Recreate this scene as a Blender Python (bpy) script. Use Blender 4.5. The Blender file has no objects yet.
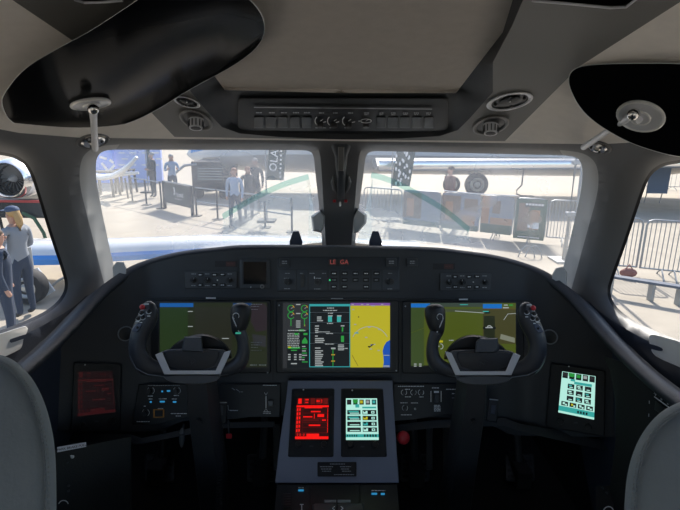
import bpy, math, random
import numpy as np
from mathutils import Vector, Matrix
from mathutils.geometry import delaunay_2d_cdt
random.seed(7)
S = bpy.context.scene
COL = S.collection
# ------------------------------------------------------------------ camera, world, sun, exposure
FPX = 491.0; TH = math.radians(14.2); ROLL = 0.012; EYE = Vector((0, 0, 2.6))
RV_ = Vector((1, 0, 0)); UV_ = Vector((0, math.sin(TH), math.cos(TH))); FV_ = Vector((0, math.cos(TH), -math.sin(TH)))
cam = bpy.data.objects.new('camera', bpy.data.cameras.new('camera')); COL.objects.link(cam)
fp = (FV_ + RV_*(1.5/FPX)).normalized(); rp = (RV_ + UV_*ROLL); rp = (rp - fp*rp.dot(fp)).normalized(); up = rp.cross(fp)
m = Matrix((rp, up, -fp)).transposed().to_4x4(); m.translation = EYE
cam.matrix_world = m
cam.data.sensor_width = 36; cam.data.lens = FPX*36/680; cam.data.clip_start = 0.02; cam.data.clip_end = 2000
S.camera = cam
SUN_EL = math.radians(38); SUN_AZ = math.radians(9)     # azimuth right of straight ahead
w = bpy.data.worlds.new('sky'); S.world = w; w.use_nodes = True
nt = w.node_tree; nt.nodes.clear()
sk = nt.nodes.new('ShaderNodeTexSky'); sk.sky_type = 'NISHITA'; sk.sun_disc = False
sk.sun_elevation = SUN_EL; sk.sun_rotation = SUN_AZ; sk.dust_density = 1.5
bg = nt.nodes.new('ShaderNodeBackground'); bg.inputs[1].default_value = 0.17
wo = nt.nodes.new('ShaderNodeOutputWorld'); nt.links.new(sk.outputs[0], bg.inputs[0]); nt.links.new(bg.outputs[0], wo.inputs[0])
sl = bpy.data.lights.new('sun', 'SUN'); sl.energy = 4.8; sl.angle = math.radians(0.6); sl.color = (1, .95, .87)
so = bpy.data.objects.new('sun', sl); COL.objects.link(so)
sd = Vector((math.cos(SUN_EL)*math.sin(SUN_AZ), math.cos(SUN_EL)*math.cos(SUN_AZ), math.sin(SUN_EL)))
so.rotation_euler = (-sd).to_track_quat('-Z', 'Y').to_euler(); so.location = sd*40
S.view_settings.view_transform = 'Standard'; S.view_settings.look = 'None'; S.view_settings.gamma = 1
S.view_settings.use_curve_mapping = False; S.view_settings.exposure = 0.55; ES = 2**-0.55*.72

# ------------------------------------------------------------------ projection helpers (photo px -> place)
def tov(u, v): return (u + 1.5 - ROLL*(255 - v), v - ROLL*(u - 338.5))
def vdir(u, v):
    x = (u-340)/FPX; y = (255-v)/FPX
    return RV_*x + UV_*y + FV_
def VP(u, v, d): return EYE + vdir(u, v)*d
def Q(u, v, d): return VP(*tov(u, v), d)
def G(u, v, z=0.0):
    r = vdir(*tov(u, v)); return EYE + r*((z-EYE.z)/r.z)
def HT(base, u, v):     # height of the ray through (u,v) at the depth Y of base
    r = vdir(*tov(u, v)); return (EYE + r*((base.y)/r.y)).z
def AY(u, v, Y):
    r = vdir(*tov(u, v)); return EYE + r*(Y/r.y)

# ------------------------------------------------------------------ materials
MC = {}
def mat(name, col, rough=.6, metal=0, emis=0, bump=0, scale=60, var=0, spec=.5, coat=0):
    if name in MC: return MC[name]
    m = bpy.data.materials.new(name); m.use_nodes = True; t = m.node_tree; b = t.nodes['Principled BSDF']
    c = (*col, 1); b.inputs['Base Color'].default_value = c; b.inputs['Roughness'].default_value = rough
    b.inputs['Metallic'].default_value = metal; b.inputs['Specular IOR Level'].default_value = spec
    if coat: b.inputs['Coat Weight'].default_value = coat
    if emis: b.inputs['Emission Color'].default_value = c; b.inputs['Emission Strength'].default_value = emis
    if bump or var:
        tc = t.nodes.new('ShaderNodeTexCoord'); n = t.nodes.new('ShaderNodeTexNoise'); n.inputs['Scale'].default_value = scale
        n.inputs['Detail'].default_value = 6; t.links.new(tc.outputs['Object'], n.inputs['Vector'])
        if bump:
            bp = t.nodes.new('ShaderNodeBump'); bp.inputs['Strength'].default_value = bump; bp.inputs['Distance'].default_value = .002
            t.links.new(n.outputs[0], bp.inputs['Height']); t.links.new(bp.outputs[0], b.inputs['Normal'])
        if var:
            n2 = t.nodes.new('ShaderNodeTexNoise'); n2.inputs['Scale'].default_value = scale*.07; n2.inputs['Detail'].default_value = 8
            t.links.new(tc.outputs['Object'], n2.inputs['Vector'])
            r = t.nodes.new('ShaderNodeValToRGB'); r.color_ramp.elements[0].position = .3; r.color_ramp.elements[1].position = .7
            r.color_ramp.elements[0].color = tuple(x*(1-var) for x in col)+(1,); r.color_ramp.elements[1].color = tuple(min(1, x*(1+var)) for x in col)+(1,)
            t.links.new(n2.outputs[0], r.inputs[0]); t.links.new(r.outputs[0], b.inputs['Base Color'])
    MC[name] = m; return m
def emit(name, col, s=1.0):
    m = mat(name, col, .5, emis=s*ES)
    m.node_tree.nodes['Principled BSDF'].inputs['Base Color'].default_value = (.004, .004, .005, 1); return m
def glassmat(name, tint=(1, 1, 1), haze=.1, gloss=.06, hazecol=(.9, .95, 1)):
    m = bpy.data.materials.new(name); m.use_nodes = True; t = m.node_tree; t.nodes.clear()
    tr = t.nodes.new('ShaderNodeBsdfTransparent'); tr.inputs[0].default_value = (*tint, 1)
    tl = t.nodes.new('ShaderNodeBsdfTranslucent'); tl.inputs[0].default_value = (*hazecol, 1)
    gl = t.nodes.new('ShaderNodeBsdfGlossy'); gl.inputs['Roughness'].default_value = .02
    m1 = t.nodes.new('ShaderNodeMixShader'); m1.inputs[0].default_value = haze
    m2 = t.nodes.new('ShaderNodeMixShader'); m2.inputs[0].default_value = gloss
    o = t.nodes.new('ShaderNodeOutputMaterial')
    if haze:   # dust: slightly uneven
        tc = t.nodes.new('ShaderNodeTexCoord'); n = t.nodes.new('ShaderNodeTexNoise'); n.inputs['Scale'].default_value = 5; n.inputs['Detail'].default_value = 8
        t.links.new(tc.outputs['Object'], n.inputs['Vector'])
        mr = t.nodes.new('ShaderNodeMapRange'); mr.inputs[1].default_value = .3; mr.inputs[2].default_value = .7
        mr.inputs[3].default_value = haze*.6; mr.inputs[4].default_value = haze*1.4
        t.links.new(n.outputs[0], mr.inputs[0]); t.links.new(mr.outputs[0], m1.inputs[0])
    t.links.new(tr.outputs[0], m1.inputs[1]); t.links.new(tl.outputs[0], m1.inputs[2])
    t.links.new(m1.outputs[0], m2.inputs[1]); t.links.new(gl.outputs[0], m2.inputs[2]); t.links.new(m2.outputs[0], o.inputs[0])
    MC[name] = m; return m

M = dict(
 fabric=mat('headliner_fabric', (.50, .46, .42), .9, bump=.25, scale=700, var=.04),
 liner=mat('side_liner', (.82, .775, .72), .85, bump=.15, scale=600, var=.03),
 rail=mat('rail_plastic', (.15, .148, .142), .5, bump=.15, scale=500),
 pillar=mat('pillar_plastic', (.14, .142, .146), .5, bump=.2, scale=500),
 reveal=mat('frame_plastic', (.40, .40, .39), .6, bump=.1, scale=400),
 gasket=mat('gasket_rubber', (.01, .01, .012), .5),
 ohead=mat('overhead_black', (.010, .012, .015), .6, bump=.1, scale=400),
 side=mat('sidewall_dark', (.013, .016, .016), .7, bump=.3, scale=300),
 sill=mat('sill_leather', (.04, .05, .075), .5, bump=.25, scale=300),
 cream=mat('cream_plate', (.86, .83, .78), .5),
 fascia=mat('fascia_black', (.032, .037, .044), .55, bump=.12, scale=500),
 rim=mat('hood_leather', (.028, .033, .042), .6, bump=.3, scale=350),
 bezel=mat('bezel_black', (.012, .014, .017), .5),
 unit=mat('unit_grey', (.050, .056, .064), .5),
 button=mat('button_black', (.010, .011, .013), .4),
 knob=mat('knob_dark', (.02, .02, .022), .35),
 ink=mat('white_print', (.8, .82, .83), .6),
 dimink=mat('dim_print', (.36, .38, .40), .6),
 white=mat('plain_white', (.8, .8, .8), .5),
 chrome=mat('chrome', (.75, .74, .72), .22, metal=1),
 silver=mat('satin_silver', (.62, .63, .66), .38, metal=.2),
 alu=mat('aluminium_grey', (.20, .225, .29), .45, metal=.0, bump=.05, scale=500),
 yoke=mat('yoke_leather', (.035, .039, .046), .42, bump=.2, scale=350),
 yokep=mat('yoke_plastic', (.07, .078, .09), .4),
 stitch=mat('stitch_grey', (.22, .24, .26), .8),
 dark=mat('footwell_black', (.010, .011, .013), .7),
 carpet=mat('carpet', (.012, .012, .014), .95, bump=.6, scale=800),
 seat=mat('seat_leather', (.20, .235, .265), .75, bump=.5, scale=160, var=.08),
 red=mat('red_knob', (.55, .03, .04), .4),
 visor=mat('visor_black', (.0035, .004, .005), .12),
 edge=mat('visor_edge', (.6, .62, .62), .3), rimw=mat('bright_rim', (.8, .8, .78), .3, metal=.3),
 orange=mat('amber_print', (.55, .25, .05), .6),
 screen=mat('screen_glass', (.004, .005, .006), .08),
)

M['visor'].node_tree.nodes['Principled BSDF'].inputs['IOR'].default_value = 1.035
# ------------------------------------------------------------------ mesh helpers
def link(o, parent=None):
    COL.objects.link(o)
    if parent is not None:
        o.parent = parent; o.matrix_parent_inverse = Matrix.Translation(parent.location).inverted()
    return o
def tag(o, label=None, cat=None, group=None, kind=None):
    if label: o['label'] = label
    if cat: o['category'] = cat
    if group: o['group'] = group
    if kind: o['kind'] = kind
    return o
def thing(name, loc, label, cat, group=None):
    o = bpy.data.objects.new(name, None); o.location = loc; o.empty_display_size = .02; COL.objects.link(o)
    return tag(o, label, cat, group)
class MB:
    def __init__(s): s.v = []; s.f = []; s.mi = []; s.mats = []; s.sm = []
    def mid(s, m):
        if m not in s.mats: s.mats.append(m)
        return s.mats.index(m)
    def add(s, vs, fs, m, smooth=True):
        o = len(s.v); s.v += [Vector(p) for p in vs]; k = s.mid(m)
        for f in fs: s.f.append([i+o for i in f]); s.mi.append(k); s.sm.append(smooth)
        return s
    def prism(s, lo, hi, m, m2=None, cap=True):
        n = len(lo); o = len(s.v); s.v += [Vector(p) for p in lo]+[Vector(p) for p in hi]; k = s.mid(m); k2 = s.mid(m2) if m2 else k
        for i in range(n):
            j = (i+1) % n; s.f.append([o+i, o+j, o+n+j, o+n+i]); s.mi.append(k); s.sm.append(True)
        s.f.append([o+n+i for i in range(n)]); s.mi.append(k2); s.sm.append(False)
        s.f.append([o+n-1-i for i in range(n)]); s.mi.append(k); s.sm.append(False)
        return s
    def loops(s, Ls, m, closed=True, capa=False, capb=False, smooth=True):
        n = len(Ls[0]); o = len(s.v); k = s.mid(m)
        for L in Ls: s.v += [Vector(p) for p in L]
        for a in range(len(Ls)-1):
            for i in range(n if closed else n-1):
                j = (i+1) % n; s.f.append([o+a*n+i, o+a*n+j, o+(a+1)*n+j, o+(a+1)*n+i]); s.mi.append(k); s.sm.append(smooth)
        if capa: s.f.append([o+n-1-i for i in range(n)]); s.mi.append(k); s.sm.append(smooth)
        if capb: s.f.append([o+(len(Ls)-1)*n+i for i in range(n)]); s.mi.append(k); s.sm.append(smooth)
        return s
    def tube(s, path, r, m, n=10, flat=None, up=Vector((0, 0, 1)), cap=True):
        path = [Vector(p) for p in path]; rs = r if isinstance(r, (list, tuple)) else [r]*len(path)
        fl = flat if isinstance(flat, (list, tuple)) else [flat]*len(path)
        Ls = []
        for i, p in enumerate(path):
            t = (path[min(i+1, len(path)-1)] - path[max(i-1, 0)]).normalized()
            a = t.cross(up)
            if a.length < 1e-4: a = t.cross(Vector((1, 0, 0)))
            a.normalize(); b = a.cross(t).normalized(); rb = fl[i] if fl[i] is not None else rs[i]
            Ls.append([p + a*math.cos(2*math.pi*k/n)*rs[i] + b*math.sin(2*math.pi*k/n)*rb for k in range(n)])
        return s.loops(Ls, m, True, cap, cap)
    def cyl(s, p0, p1, r0, r1, m, n=20): return s.tube([p0, p1], [r0, r1], m, n, up=Vector((.013, .3, 1)))
    def box(s, c, sz, m, X=Vector((1, 0, 0)), Y=Vector((0, 1, 0)), Z=Vector((0, 0, 1)), bev=0):
        c = Vector(c); hx, hy, hz = sz[0]/2, sz[1]/2, sz[2]/2
        if not bev:
            P = lambda x, y, z: c+X*x+Y*y+Z*z
            return s.prism([P(-hx, -hy, -hz), P(hx, -hy, -hz), P(hx, hy, -hz), P(-hx, hy, -hz)], [P(-hx, -hy, hz), P(hx, -hy, hz), P(hx, hy, hz), P(-hx, hy, hz)], m)
        def rr(i, z):
            out = []; b = bev
            for (cx, cy, a0) in ((hx-b, hy-b, 0), (-hx+b, hy-b, 90), (-hx+b, -hy+b, 180), (hx-b, -hy+b, 270)):
                for q in range(4):
                    a = math.radians(a0+q*30); out.append(c+X*(cx+(b-i)*math.cos(a))+Y*(cy+(b-i)*math.sin(a))+Z*z)
            return out
        e = min(bev*.6, hz*.5)
        return s.loops([rr(e, -hz), rr(0, -hz+e), rr(0, hz-e), rr(e, hz)], m, True, True, True)
    def ell(s, c, r, m, n=16, k=10, X=Vector((1, 0, 0)), Y=Vector((0, 1, 0)), Z=Vector((0, 0, 1))):
        c = Vector(c); Ls = []
        for i in range(k+1):
            a = math.pi*i/k; a = min(max(a, .02), math.pi-.02)
            Ls.append([c + X*(r[0]*math.sin(a)*math.cos(2*math.pi*j/n)) + Y*(r[1]*math.sin(a)*math.sin(2*math.pi*j/n)) - Z*(r[2]*math.cos(a)) for j in range(n)])
        return s.loops(Ls, m, True, True, True)
    def torus(s, c, R, r, m, X, Y, n=28, k=8, sy=1):
        c = Vector(c); Z = X.cross(Y).normalized(); Ls = []
        for i in range(n+1):
            a = 2*math.pi*i/n; d = X*math.cos(a)+Y*math.sin(a)*sy
            Ls.append([c+d*R + (d*math.cos(2*math.pi*j/k)+Z*math.sin(2*math.pi*j/k))*r for j in range(k)])
        return s.loops(Ls, m)
    def build(s, name, parent=None, sharp=35, sub=0, solid=0):
        me = bpy.data.meshes.new(name); me.from_pydata([tuple(p) for p in s.v], [], s.f)
        for m_ in s.mats: me.materials.append(m_)
        me.polygons.foreach_set('material_index', s.mi); me.polygons.foreach_set('use_smooth', s.sm)
        me.update(); me.validate()
        import bmesh
        bm = bmesh.new(); bm.from_mesh(me); bmesh.ops.recalc_face_normals(bm, faces=bm.faces); bm.to_mesh(me); bm.free()
        if parent is None:      # origin at the base of the thing
            xs = [p.x for p in s.v]; ys = [p.y for p in s.v]; zs = [p.z for p in s.v]
            o0 = Vector(((min(xs)+max(xs))/2, (min(ys)+max(ys))/2, min(zs)))
        else: o0 = Vector(parent.location) if parent.type == 'EMPTY' else Vector(parent['_o'])
        me.transform(Matrix.Translation(-o0))
        me.set_sharp_from_angle(angle=math.radians(sharp))
        o = bpy.data.objects.new(name, me); COL.objects.link(o)
        o['_o'] = tuple(o0)
        if parent is not None:
            o.parent = parent
        else: o.location = o0
        if solid: md = o.modifiers.new('solid', 'SOLIDIFY'); md.thickness = solid
        if sub: md = o.modifiers.new('sub', 'SUBSURF'); md.levels = sub; md.render_levels = sub
        return o
def rrect(u0, v0, u1, v1, r, n=4):
    out = []
    for (cx, cy, a0) in ((u1-r, v0+r, -90), (u1-r, v1-r, 0), (u0+r, v1-r, 90), (u0+r, v0+r, 180)):
        for q in range(n+1):
            a = math.radians(a0+q*90/n); out.append((cx+r*math.cos(a), cy+r*math.sin(a)))
    return out
def inset(poly, c):
    cx = sum(p[0] for p in poly)/len(poly); cy = sum(p[1] for p in poly)/len(poly)
    hx = max(abs(p[0]-cx) for p in poly); hy = max(abs(p[1]-cy) for p in poly)
    return [(cx+(p[0]-cx)*(1-c/hx), cy+(p[1]-cy)*(1-c/hy)) for p in poly]
class Plane:
    """a flat face in the place; pt() finds where the sight line of a measured photo point meets it"""
    def __init__(s, a, b, c):
        s.o = Vector(a); n = (Vector(b)-s.o).cross(Vector(c)-s.o).normalized()
        if n.dot(EYE-s.o) < 0: n = -n
        s.n = n; s.X = (RV_ - n*RV_.dot(n)).normalized(); s.Y = n.cross(s.X)
    def pt(s, u, v, h=0.0):
        r = vdir(*tov(u, v)); t = (s.o+s.n*h-EYE).dot(s.n)/r.dot(s.n); return EYE + r*t
    def k(s, u, v): return (s.pt(u+1, v)-s.pt(u, v)).length     # metres per pixel
    def poly(s, mb, pl, h0, h1, m, c=0, m2=None):
        if c:
            a = [s.pt(*p, h0) for p in pl]; b = [s.pt(*p, h1-(h1-h0)*.35) for p in pl]; d = [s.pt(*p, h1) for p in inset(pl, c)]
            return mb.loops([a, b, d], m, True, True, True)
        return mb.prism([s.pt(*p, h0) for p in pl], [s.pt(*p, h1) for p in pl], m, m2)
    def rect(s, mb, u0, v0, u1, v1, h0, h1, m, r=0, c=0):
        pl = rrect(u0, v0, u1, v1, r) if r else [(u0, v0), (u1, v0), (u1, v1), (u0, v1)]
        return s.poly(mb, pl, h0, h1, m, c)
    def flat(s, mb, u0, v0, u1, v1, h, m): # thin raised print
        return s.rect(mb, u0, v0, u1, v1, h-.0004, h, m)
    def disc(s, mb, u, v, r, h0, h1, m, r1=None, n=20):
        r1 = r if r1 is None else r1; o = s.pt(u, v); k = s.k(u, v)
        P = lambda rr, h: [o + s.n*h + (s.X*math.cos(2*math.pi*i/n)+s.Y*math.sin(2*math.pi*i/n))*rr*k for i in range(n)]
        return mb.loops([P(r, h0), P(r, h0+(h1-h0)*.8), P(r1*.9, h1)], m, True, True, True)
    def ring(s, mb, u, v, R, r, h, m, n=28):
        k = s.k(u, v); return mb.torus(s.pt(u, v, h), R*k, r*k, m, s.X, s.Y, n)
    def arc(s, mb, u, v, R, r, h, m, a0, a1, n=10, sy=1):
        k = s.k(u, v)
        pts = [s.pt(u+R*math.cos(math.radians(a0+(a1-a0)*i/n)), v-R*sy*math.sin(math.radians(a0+(a1-a0)*i/n)), h) for i in range(n+1)]
        return mb.tube(pts, r*k, m, 5)
    def line(s, mb, pts, r, h, m):
        k = s.k(*pts[0]); return mb.tube([s.pt(*p, h) for p in pts], r*k, m, 5)
    def words(s, mb, u, v, wd, hgt, h, m, word=2.2, seed=None):
        """illegibly small lettering: a row of short dashes"""
        x = u; rd = random.Random(int(u*31+v*17))
        while x < u+wd-.3:
            L = min(word*(.5+rd.random()), u+wd-x); s.flat(mb, x, v, x+L, v+hgt, h, m); x += L+.45
def text_mb(txt, o, X, Y, size, m, mb, align='CENTER', depth=.0005, bold=0):
    cu = bpy.data.curves.new('t', 'FONT'); cu.body = txt; cu.size = 1; cu.align_x = align; cu.align_y = 'CENTER'; cu.resolution_u = 2; cu.offset = bold
    ob = bpy.data.objects.new('t', cu); me = bpy.data.meshes.new_from_object(ob)
    Z = X.cross(Y).normalized(); vs = [Vector(o)+X*(v.co.x*size)+Y*(v.co.y*size)+Z*depth for v in me.vertices]
    fs = [list(p.vertices) for p in me.polygons]
    bpy.data.objects.remove(ob); bpy.data.curves.remove(cu); bpy.data.meshes.remove(me)
    return mb.add(vs, fs, m, False)

# ------------------------------------------------------------------ fuselage shell as an analytic surface
ZT = [(-4, .2), (0, .2), (.5, .19), (.8, .145), (1.1, .07), (1.38, -.03), (1.9, -.49), (2.4, -.8), (3.2, -1.2), (6, -2)]
WT = [(-4, .74), (0, .74), (.9, .73), (1.2, .71), (1.5, .655), (1.9, .52), (2.4, .36), (3.2, .2), (6, .1)]
ty, tz = np.array(ZT).T; wy, wx = np.array(WT).T
def ztop(y): return sum(np.interp(y+o, ty, tz) for o in (-.05, -.025, 0, .025, .05))/5
def wid(y): return sum(np.interp(y+o, wy, wx) for o in (-.1, -.05, 0, .05, .1))/5
ZC = -.5
def inside(x, y, z):
    h = ztop(y)-ZC; q = np.maximum(z-ZC, 0)/np.maximum(h, .02)
    g = (np.abs(x)/wid(y))**4 + q**4
    return (g < 1) & ((h > .02) | (z < ZC))
def shell_d(u, v):
    u = np.atleast_1d(np.asarray(u, float)); v = np.atleast_1d(np.asarray(v, float))
    x = (u-340)/FPX; y = (255-v)/FPX; dy = math.cos(TH)+y*math.sin(TH); dz = -math.sin(TH)+y*math.cos(TH)
    lo = np.full(u.shape, .05); hi = np.full(u.shape, 5.0)
    found = np.zeros(u.shape, bool); prev = lo.copy()
    for d in np.arange(.08, 5, .02):
        ins = inside(x*d, dy*d, dz*d); new = (~ins) & (~found); lo[new] = d-.02; hi[new] = d; found |= new
    for _ in range(16):
        mdl = (lo+hi)/2; ins = inside(x*mdl, dy*mdl, dz*mdl); lo = np.where(ins, mdl, lo); hi = np.where(ins, hi, mdl)
    return (lo+hi)/2
def inpoly(p, poly):
    x, y = p; c = False; n = len(poly); j = n-1
    for i in range(n):
        xi, yi = poly[i]; xj, yj = poly[j]
        if (yi > y) != (yj > y) and x < (xj-xi)*(y-yi)/(yj-yi)+xi: c = not c
        j = i
    return c
def dpoly(p, poly):
    b = 1e9; px, py = p
    for i in range(len(poly)):
        x0, y0 = poly[i]; x1, y1 = poly[(i+1) % len(poly)]; dx, dy = x1-x0, y1-y0
        t = max(0, min(1, ((px-x0)*dx+(py-y0)*dy)/(dx*dx+dy*dy+1e-9))); b = min(b, math.hypot(px-x0-t*dx, py-y0-t*dy))
    return b
def smooth_poly(p, it=1):
    for _ in range(it):
        q = []
        for i in range(len(p)):
            a = p[i]; b = p[(i+1) % len(p)]
            q += [(a[0]*.75+b[0]*.25, a[1]*.75+b[1]*.25), (a[0]*.25+b[0]*.75, a[1]*.25+b[1]*.75)]
        p = q
    return p
LVm = lambda L: [tov(*p) for p in L]                                  # left photo px
def RVm(L): return [(680-a, b) for a, b in (tov(*p) for p in L)]     # right photo px, mirrored to the left half
# windows (left half)
SG = smooth_poly(LVm([(-300, 105), (0, 155), (16, 158), (29, 168), (38, 195), (50, 235), (62, 270), (66.5, 286), (60, 300), (45, 312), (25, 321), (0, 331), (-200, 392), (-420, 440), (-440, 100)]), 2)
SF = smooth_poly(LVm([(-320, 78), (0, 139), (42, 146), (61, 160), (69, 190), (82, 235), (92, 268), (92, 290), (76, 306), (45, 325), (0, 346), (-250, 425), (-455, 470), (-480, 60)]), 2)
WG = smooth_poly([(a, b) for a, b in LVm([(97, 185), (96, 165), (97.5, 157), (102, 151.8), (110, 150), (125, 149.8), (150, 150), (300, 150), (310, 151), (314, 156), (315, 170), (319, 205), (322, 240), (326, 300), (150, 322), (122, 296), (113, 262), (103, 215)])], 2)
WF = smooth_poly([(a, b) for a, b in LVm([(80, 186), (80, 165), (86, 152), (102, 145), (150, 144), (300, 144), (314, 145), (320, 151), (321.5, 170), (323.5, 205), (325.5, 240), (329, 306), (140, 340), (110, 304), (103, 278), (90, 225)])], 2)
FAB = RVm([(338.5, 93), (456, 93), (503, 32), (525, -40), (560, -200), (560, -350), (338.5+4, -350)])
PAN = RVm([(338.5, 93), (456, 93), (455, 112), (447, 127), (430, 132), (338.5+2, 134)])
AOU = RVm([(342, 139.5), (400, 138.5), (440, 136), (458, 130), (470, 118), (493, 92), (493, 62), (512, 26), (540, -40), (575, -200), (575, -360), (338.5+6, -360)])
RAIL = RVm([(342, 139.5), (505, 141), (580, 66), (680, 2), (760, -50), (1000, -260), (1000, -360), (575, -360), (575, -200), (540, -40), (512, 26), (493, 62), (493, 92), (470, 118), (458, 130), (440, 136), (400, 138.5)])
LINER = [(-420, 60), (-420, -330), (0, -330), (340, -330), (340, 141), (80, 141), (20, 137)]
DOM = [(-420, -330), (340, -330), (340, 312), (131, 352), (100, 420), (80, 520), (-420, 520)]
RECESS = [(FAB, AOU, .05), (PAN, AOU, .035)]
def clampu(L): return [(340 if a > 333 else a, b) for a, b in L]
FAB, PAN, AOU, RAIL = map(clampu, (FAB, PAN, AOU, RAIL))
def dopen(p, L):
    b = 1e9
    for i in range(len(L)-1):
        x0, y0 = L[i]; x1, y1 = L[i+1]; dx, dy = x1-x0, y1-y0
        t = max(0, min(1, ((p[0]-x0)*dx+(p[1]-y0)*dy)/(dx*dx+dy*dy+1e-9))); b = min(b, math.hypot(p[0]-x0-t*dx, p[1]-y0-t*dy))
    return b
def relief(p):
    if p[0] > 339.9: p = (339.5, p[1])
    dA, dP, dF = dopen(p, AOU[:-1]), dopen(p, PAN), dopen(p, FAB[:-1])
    if dA < .05: return 0.0
    if dP < .05 and not (dF < .05 and p[0] > 339.9): return .03
    if dF < .05: return .05
    if inpoly(p, WG): return .05
    if inpoly(p, SG): return .045
    if inpoly(p, WF):
        a = dpoly(p, WG); b = dpoly(p, WF); t = b/(a+b+1e-6); return .05*t**.8
    if inpoly(p, SF):
        a = dpoly(p, SG); b = dpoly(p, SF); t = b/(a+b+1e-6); return .045*t**1.5
    if inpoly(p, PAN): return .03
    if inpoly(p, FAB): return .05
    if inpoly(p, AOU):
        a = min(dF, dP); return (.03 if dP < dF else .05)*dA/(a+dA+1e-6)
    return 0.0
def region(p, P3):
    if inpoly(p, PAN): return 'oh'
    if inpoly(p, FAB): return 'fab'
    if inpoly(p, AOU): return 'ohw'
    if inpoly(p, RAIL): return 'rail'
    if inpoly(p, LINER) and not inpoly(p, SF): return 'liner'
    if inpoly(p, WF): return 'reveal' if p[0] < 118 or p[1] > 262 else 'pillar' if p[0] < 300 else 'post'
    if inpoly(p, SF): return 'gasket' if dpoly(p, SG) < 3.2 else 'sframe'
    if p[0] > 296: return 'post'
    return 'sillw' if P3.z-2.6 < -.40 and p[1] > 300 else 'pillar'
def densify(L, s=7, closed=True):
    out = []
    for i in range(len(L) if closed else len(L)-1):
        a = L[i]; b = L[(i+1) % len(L)]; n = max(1, int(math.hypot(b[0]-a[0], b[1]-a[1])/s))
        out += [(a[0]+(b[0]-a[0])*k/n, a[1]+(b[1]-a[1])*k/n) for k in range(n)]
    return out
SG2 = [(a, b) for a, b in SG]
def offset_loop(L, c):
    n = len(L); out = []
    for i in range(n):
        x0, y0 = L[i-1]; x1, y1 = L[(i+1) % n]; dx, dy = x1-x0, y1-y0; l = math.hypot(dx, dy)+1e-9
        for sg in (1, -1):
            q = (L[i][0]+sg*dy/l*c, L[i][1]-sg*dx/l*c)
            if not inpoly(q, L): out.append(q); break
    return out
loops_ = [densify(WG), densify(WF), densify(SG), densify(SF), offset_loop(densify(SG), 3.2), densify(FAB), densify(PAN), densify(AOU), densify(RAIL), densify(LINER), densify(DOM, 10)]
pts = []; edges = []
for L in loops_:
    o = len(pts); pts += L; edges += [(o+i, o+(i+1) % len(L)) for i in range(len(L))]
for gx in range(-415, 341, 9):
    for gy in range(-325, 520, 9): pts.append((gx+.37, gy+.21))
cv, ce, cf, *_ = delaunay_2d_cdt([Vector((p[0], p[1])) for p in pts], edges, [], 0, 1e-3)
cv = [(p.x, p.y) for p in cv]
dd = shell_d([p[0] for p in cv], [p[1] for p in cv])
rel = [relief(p) for p in cv]
p3 = [VP(p[0], p[1], dd[i]+rel[i]) for i, p in enumerate(cv)]
g3 = [VP(p[0], p[1], dd[i]+.05) for i, p in enumerate(cv)]
reg = {}; glass = {'w': [], 's': []}
for f in cf:
    c = (sum(cv[i][0] for i in f)/3, sum(cv[i][1] for i in f)/3)
    if not inpoly(c, DOM): continue
    if inpoly(c, WG): glass['w'].append(f); continue
    if inpoly(c, SG): glass['s'].append(f); continue
    P3 = (p3[f[0]]+p3[f[1]]+p3[f[2]])/3
    reg.setdefault(region(c, P3), []).append(f)
def submesh(name, parts, sides, src=p3, kind='structure', sharp=35, solid=0):
    """parts: list of (region, material). sides: -1 left, 1 right"""
    mb = MB(); 
    for sgn in sides:
        idx = {}
        for r, mt in parts:
            fl = reg.get(r, []) if isinstance(r, str) else r
            k = mb.mid(mt)
            for f in fl:
                ff = []
                for i in f:
                    if i not in idx:
                        idx[i] = len(mb.v); p = src[i]; mb.v.append(Vector((-p.x if sgn > 0 else p.x, p.y, p.z)))
                    ff.append(idx[i])
                mb.f.append(ff); mb.mi.append(k); mb.sm.append(True)
    # weld
    import bmesh
    o = mb.build(name, sharp=sharp)
    bm = bmesh.new(); bm.from_mesh(o.data); bmesh.ops.remove_doubles(bm, verts=bm.verts, dist=.0004)
    bmesh.ops.recalc_face_normals(bm, faces=bm.faces); bm.to_mesh(o.data); bm.free(); o.data.set_sharp_from_angle(angle=math.radians(sharp))
    if solid:
        md = o.modifiers.new('solid', 'SOLIDIFY'); md.thickness = solid; md.offset = 0
    return tag(o, kind=kind)
submesh('ceiling', [('fab', M['fabric']), ('liner', M['liner'])], (-1, 1))
submesh('trim_1', [('oh', M['ohead']), ('ohw', M['ohead'])], (-1, 1))
submesh('trim_2', [('rail', M['rail'])], (-1, 1))
submesh('trim_3', [('post', M['pillar'])], (-1, 1))
wparts = [('pillar', M['pillar']), ('sframe', M['pillar']), ('reveal', M['reveal']), ('gasket', M['gasket']), ('sillw', M['sill'])]
submesh('wall_left', wparts, (-1,)); submesh('wall_right', wparts, (1,))
GL = glassmat('windshield_glass', haze=.24, hazecol=(1, .97, .91), gloss=.04); GS = glassmat('side_glass', haze=.02, gloss=.03)
win = [submesh('window_1', [(glass['w'], GL)], (-1,), g3), submesh('window_2', [(glass['w'], GL)], (1,), g3),
       submesh('window_3', [(glass['s'], GS)], (-1,), g3), submesh('window_4', [(glass['s'], GS)], (1,), g3)]

# cabin tube behind the shell (closes the roof and the sides behind the seats)
def section(y, n=26, inner=0):
    L = []
    for i in range(n+1):
        a = math.pi*i/n; c, s_ = math.cos(a), math.sin(a); W = wid(y); H = ztop(y)-ZC
        L.append(Vector((W*abs(c)**.5*(1 if c > 0 else -1), y, 2.6+ZC+H*abs(s_)**.5)))
    return [Vector((wid(y), y, 1.5))]+L+[Vector((-wid(y), y, 1.5))]
mb = MB(); mb.loops([[p+Vector((0, 0, .01)) for p in section(y)] for y in (-1.6, -1.0, -.5, 0, .3)], M['liner'], closed=False)
tag(mb.build('ceiling'), kind='structure')
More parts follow.
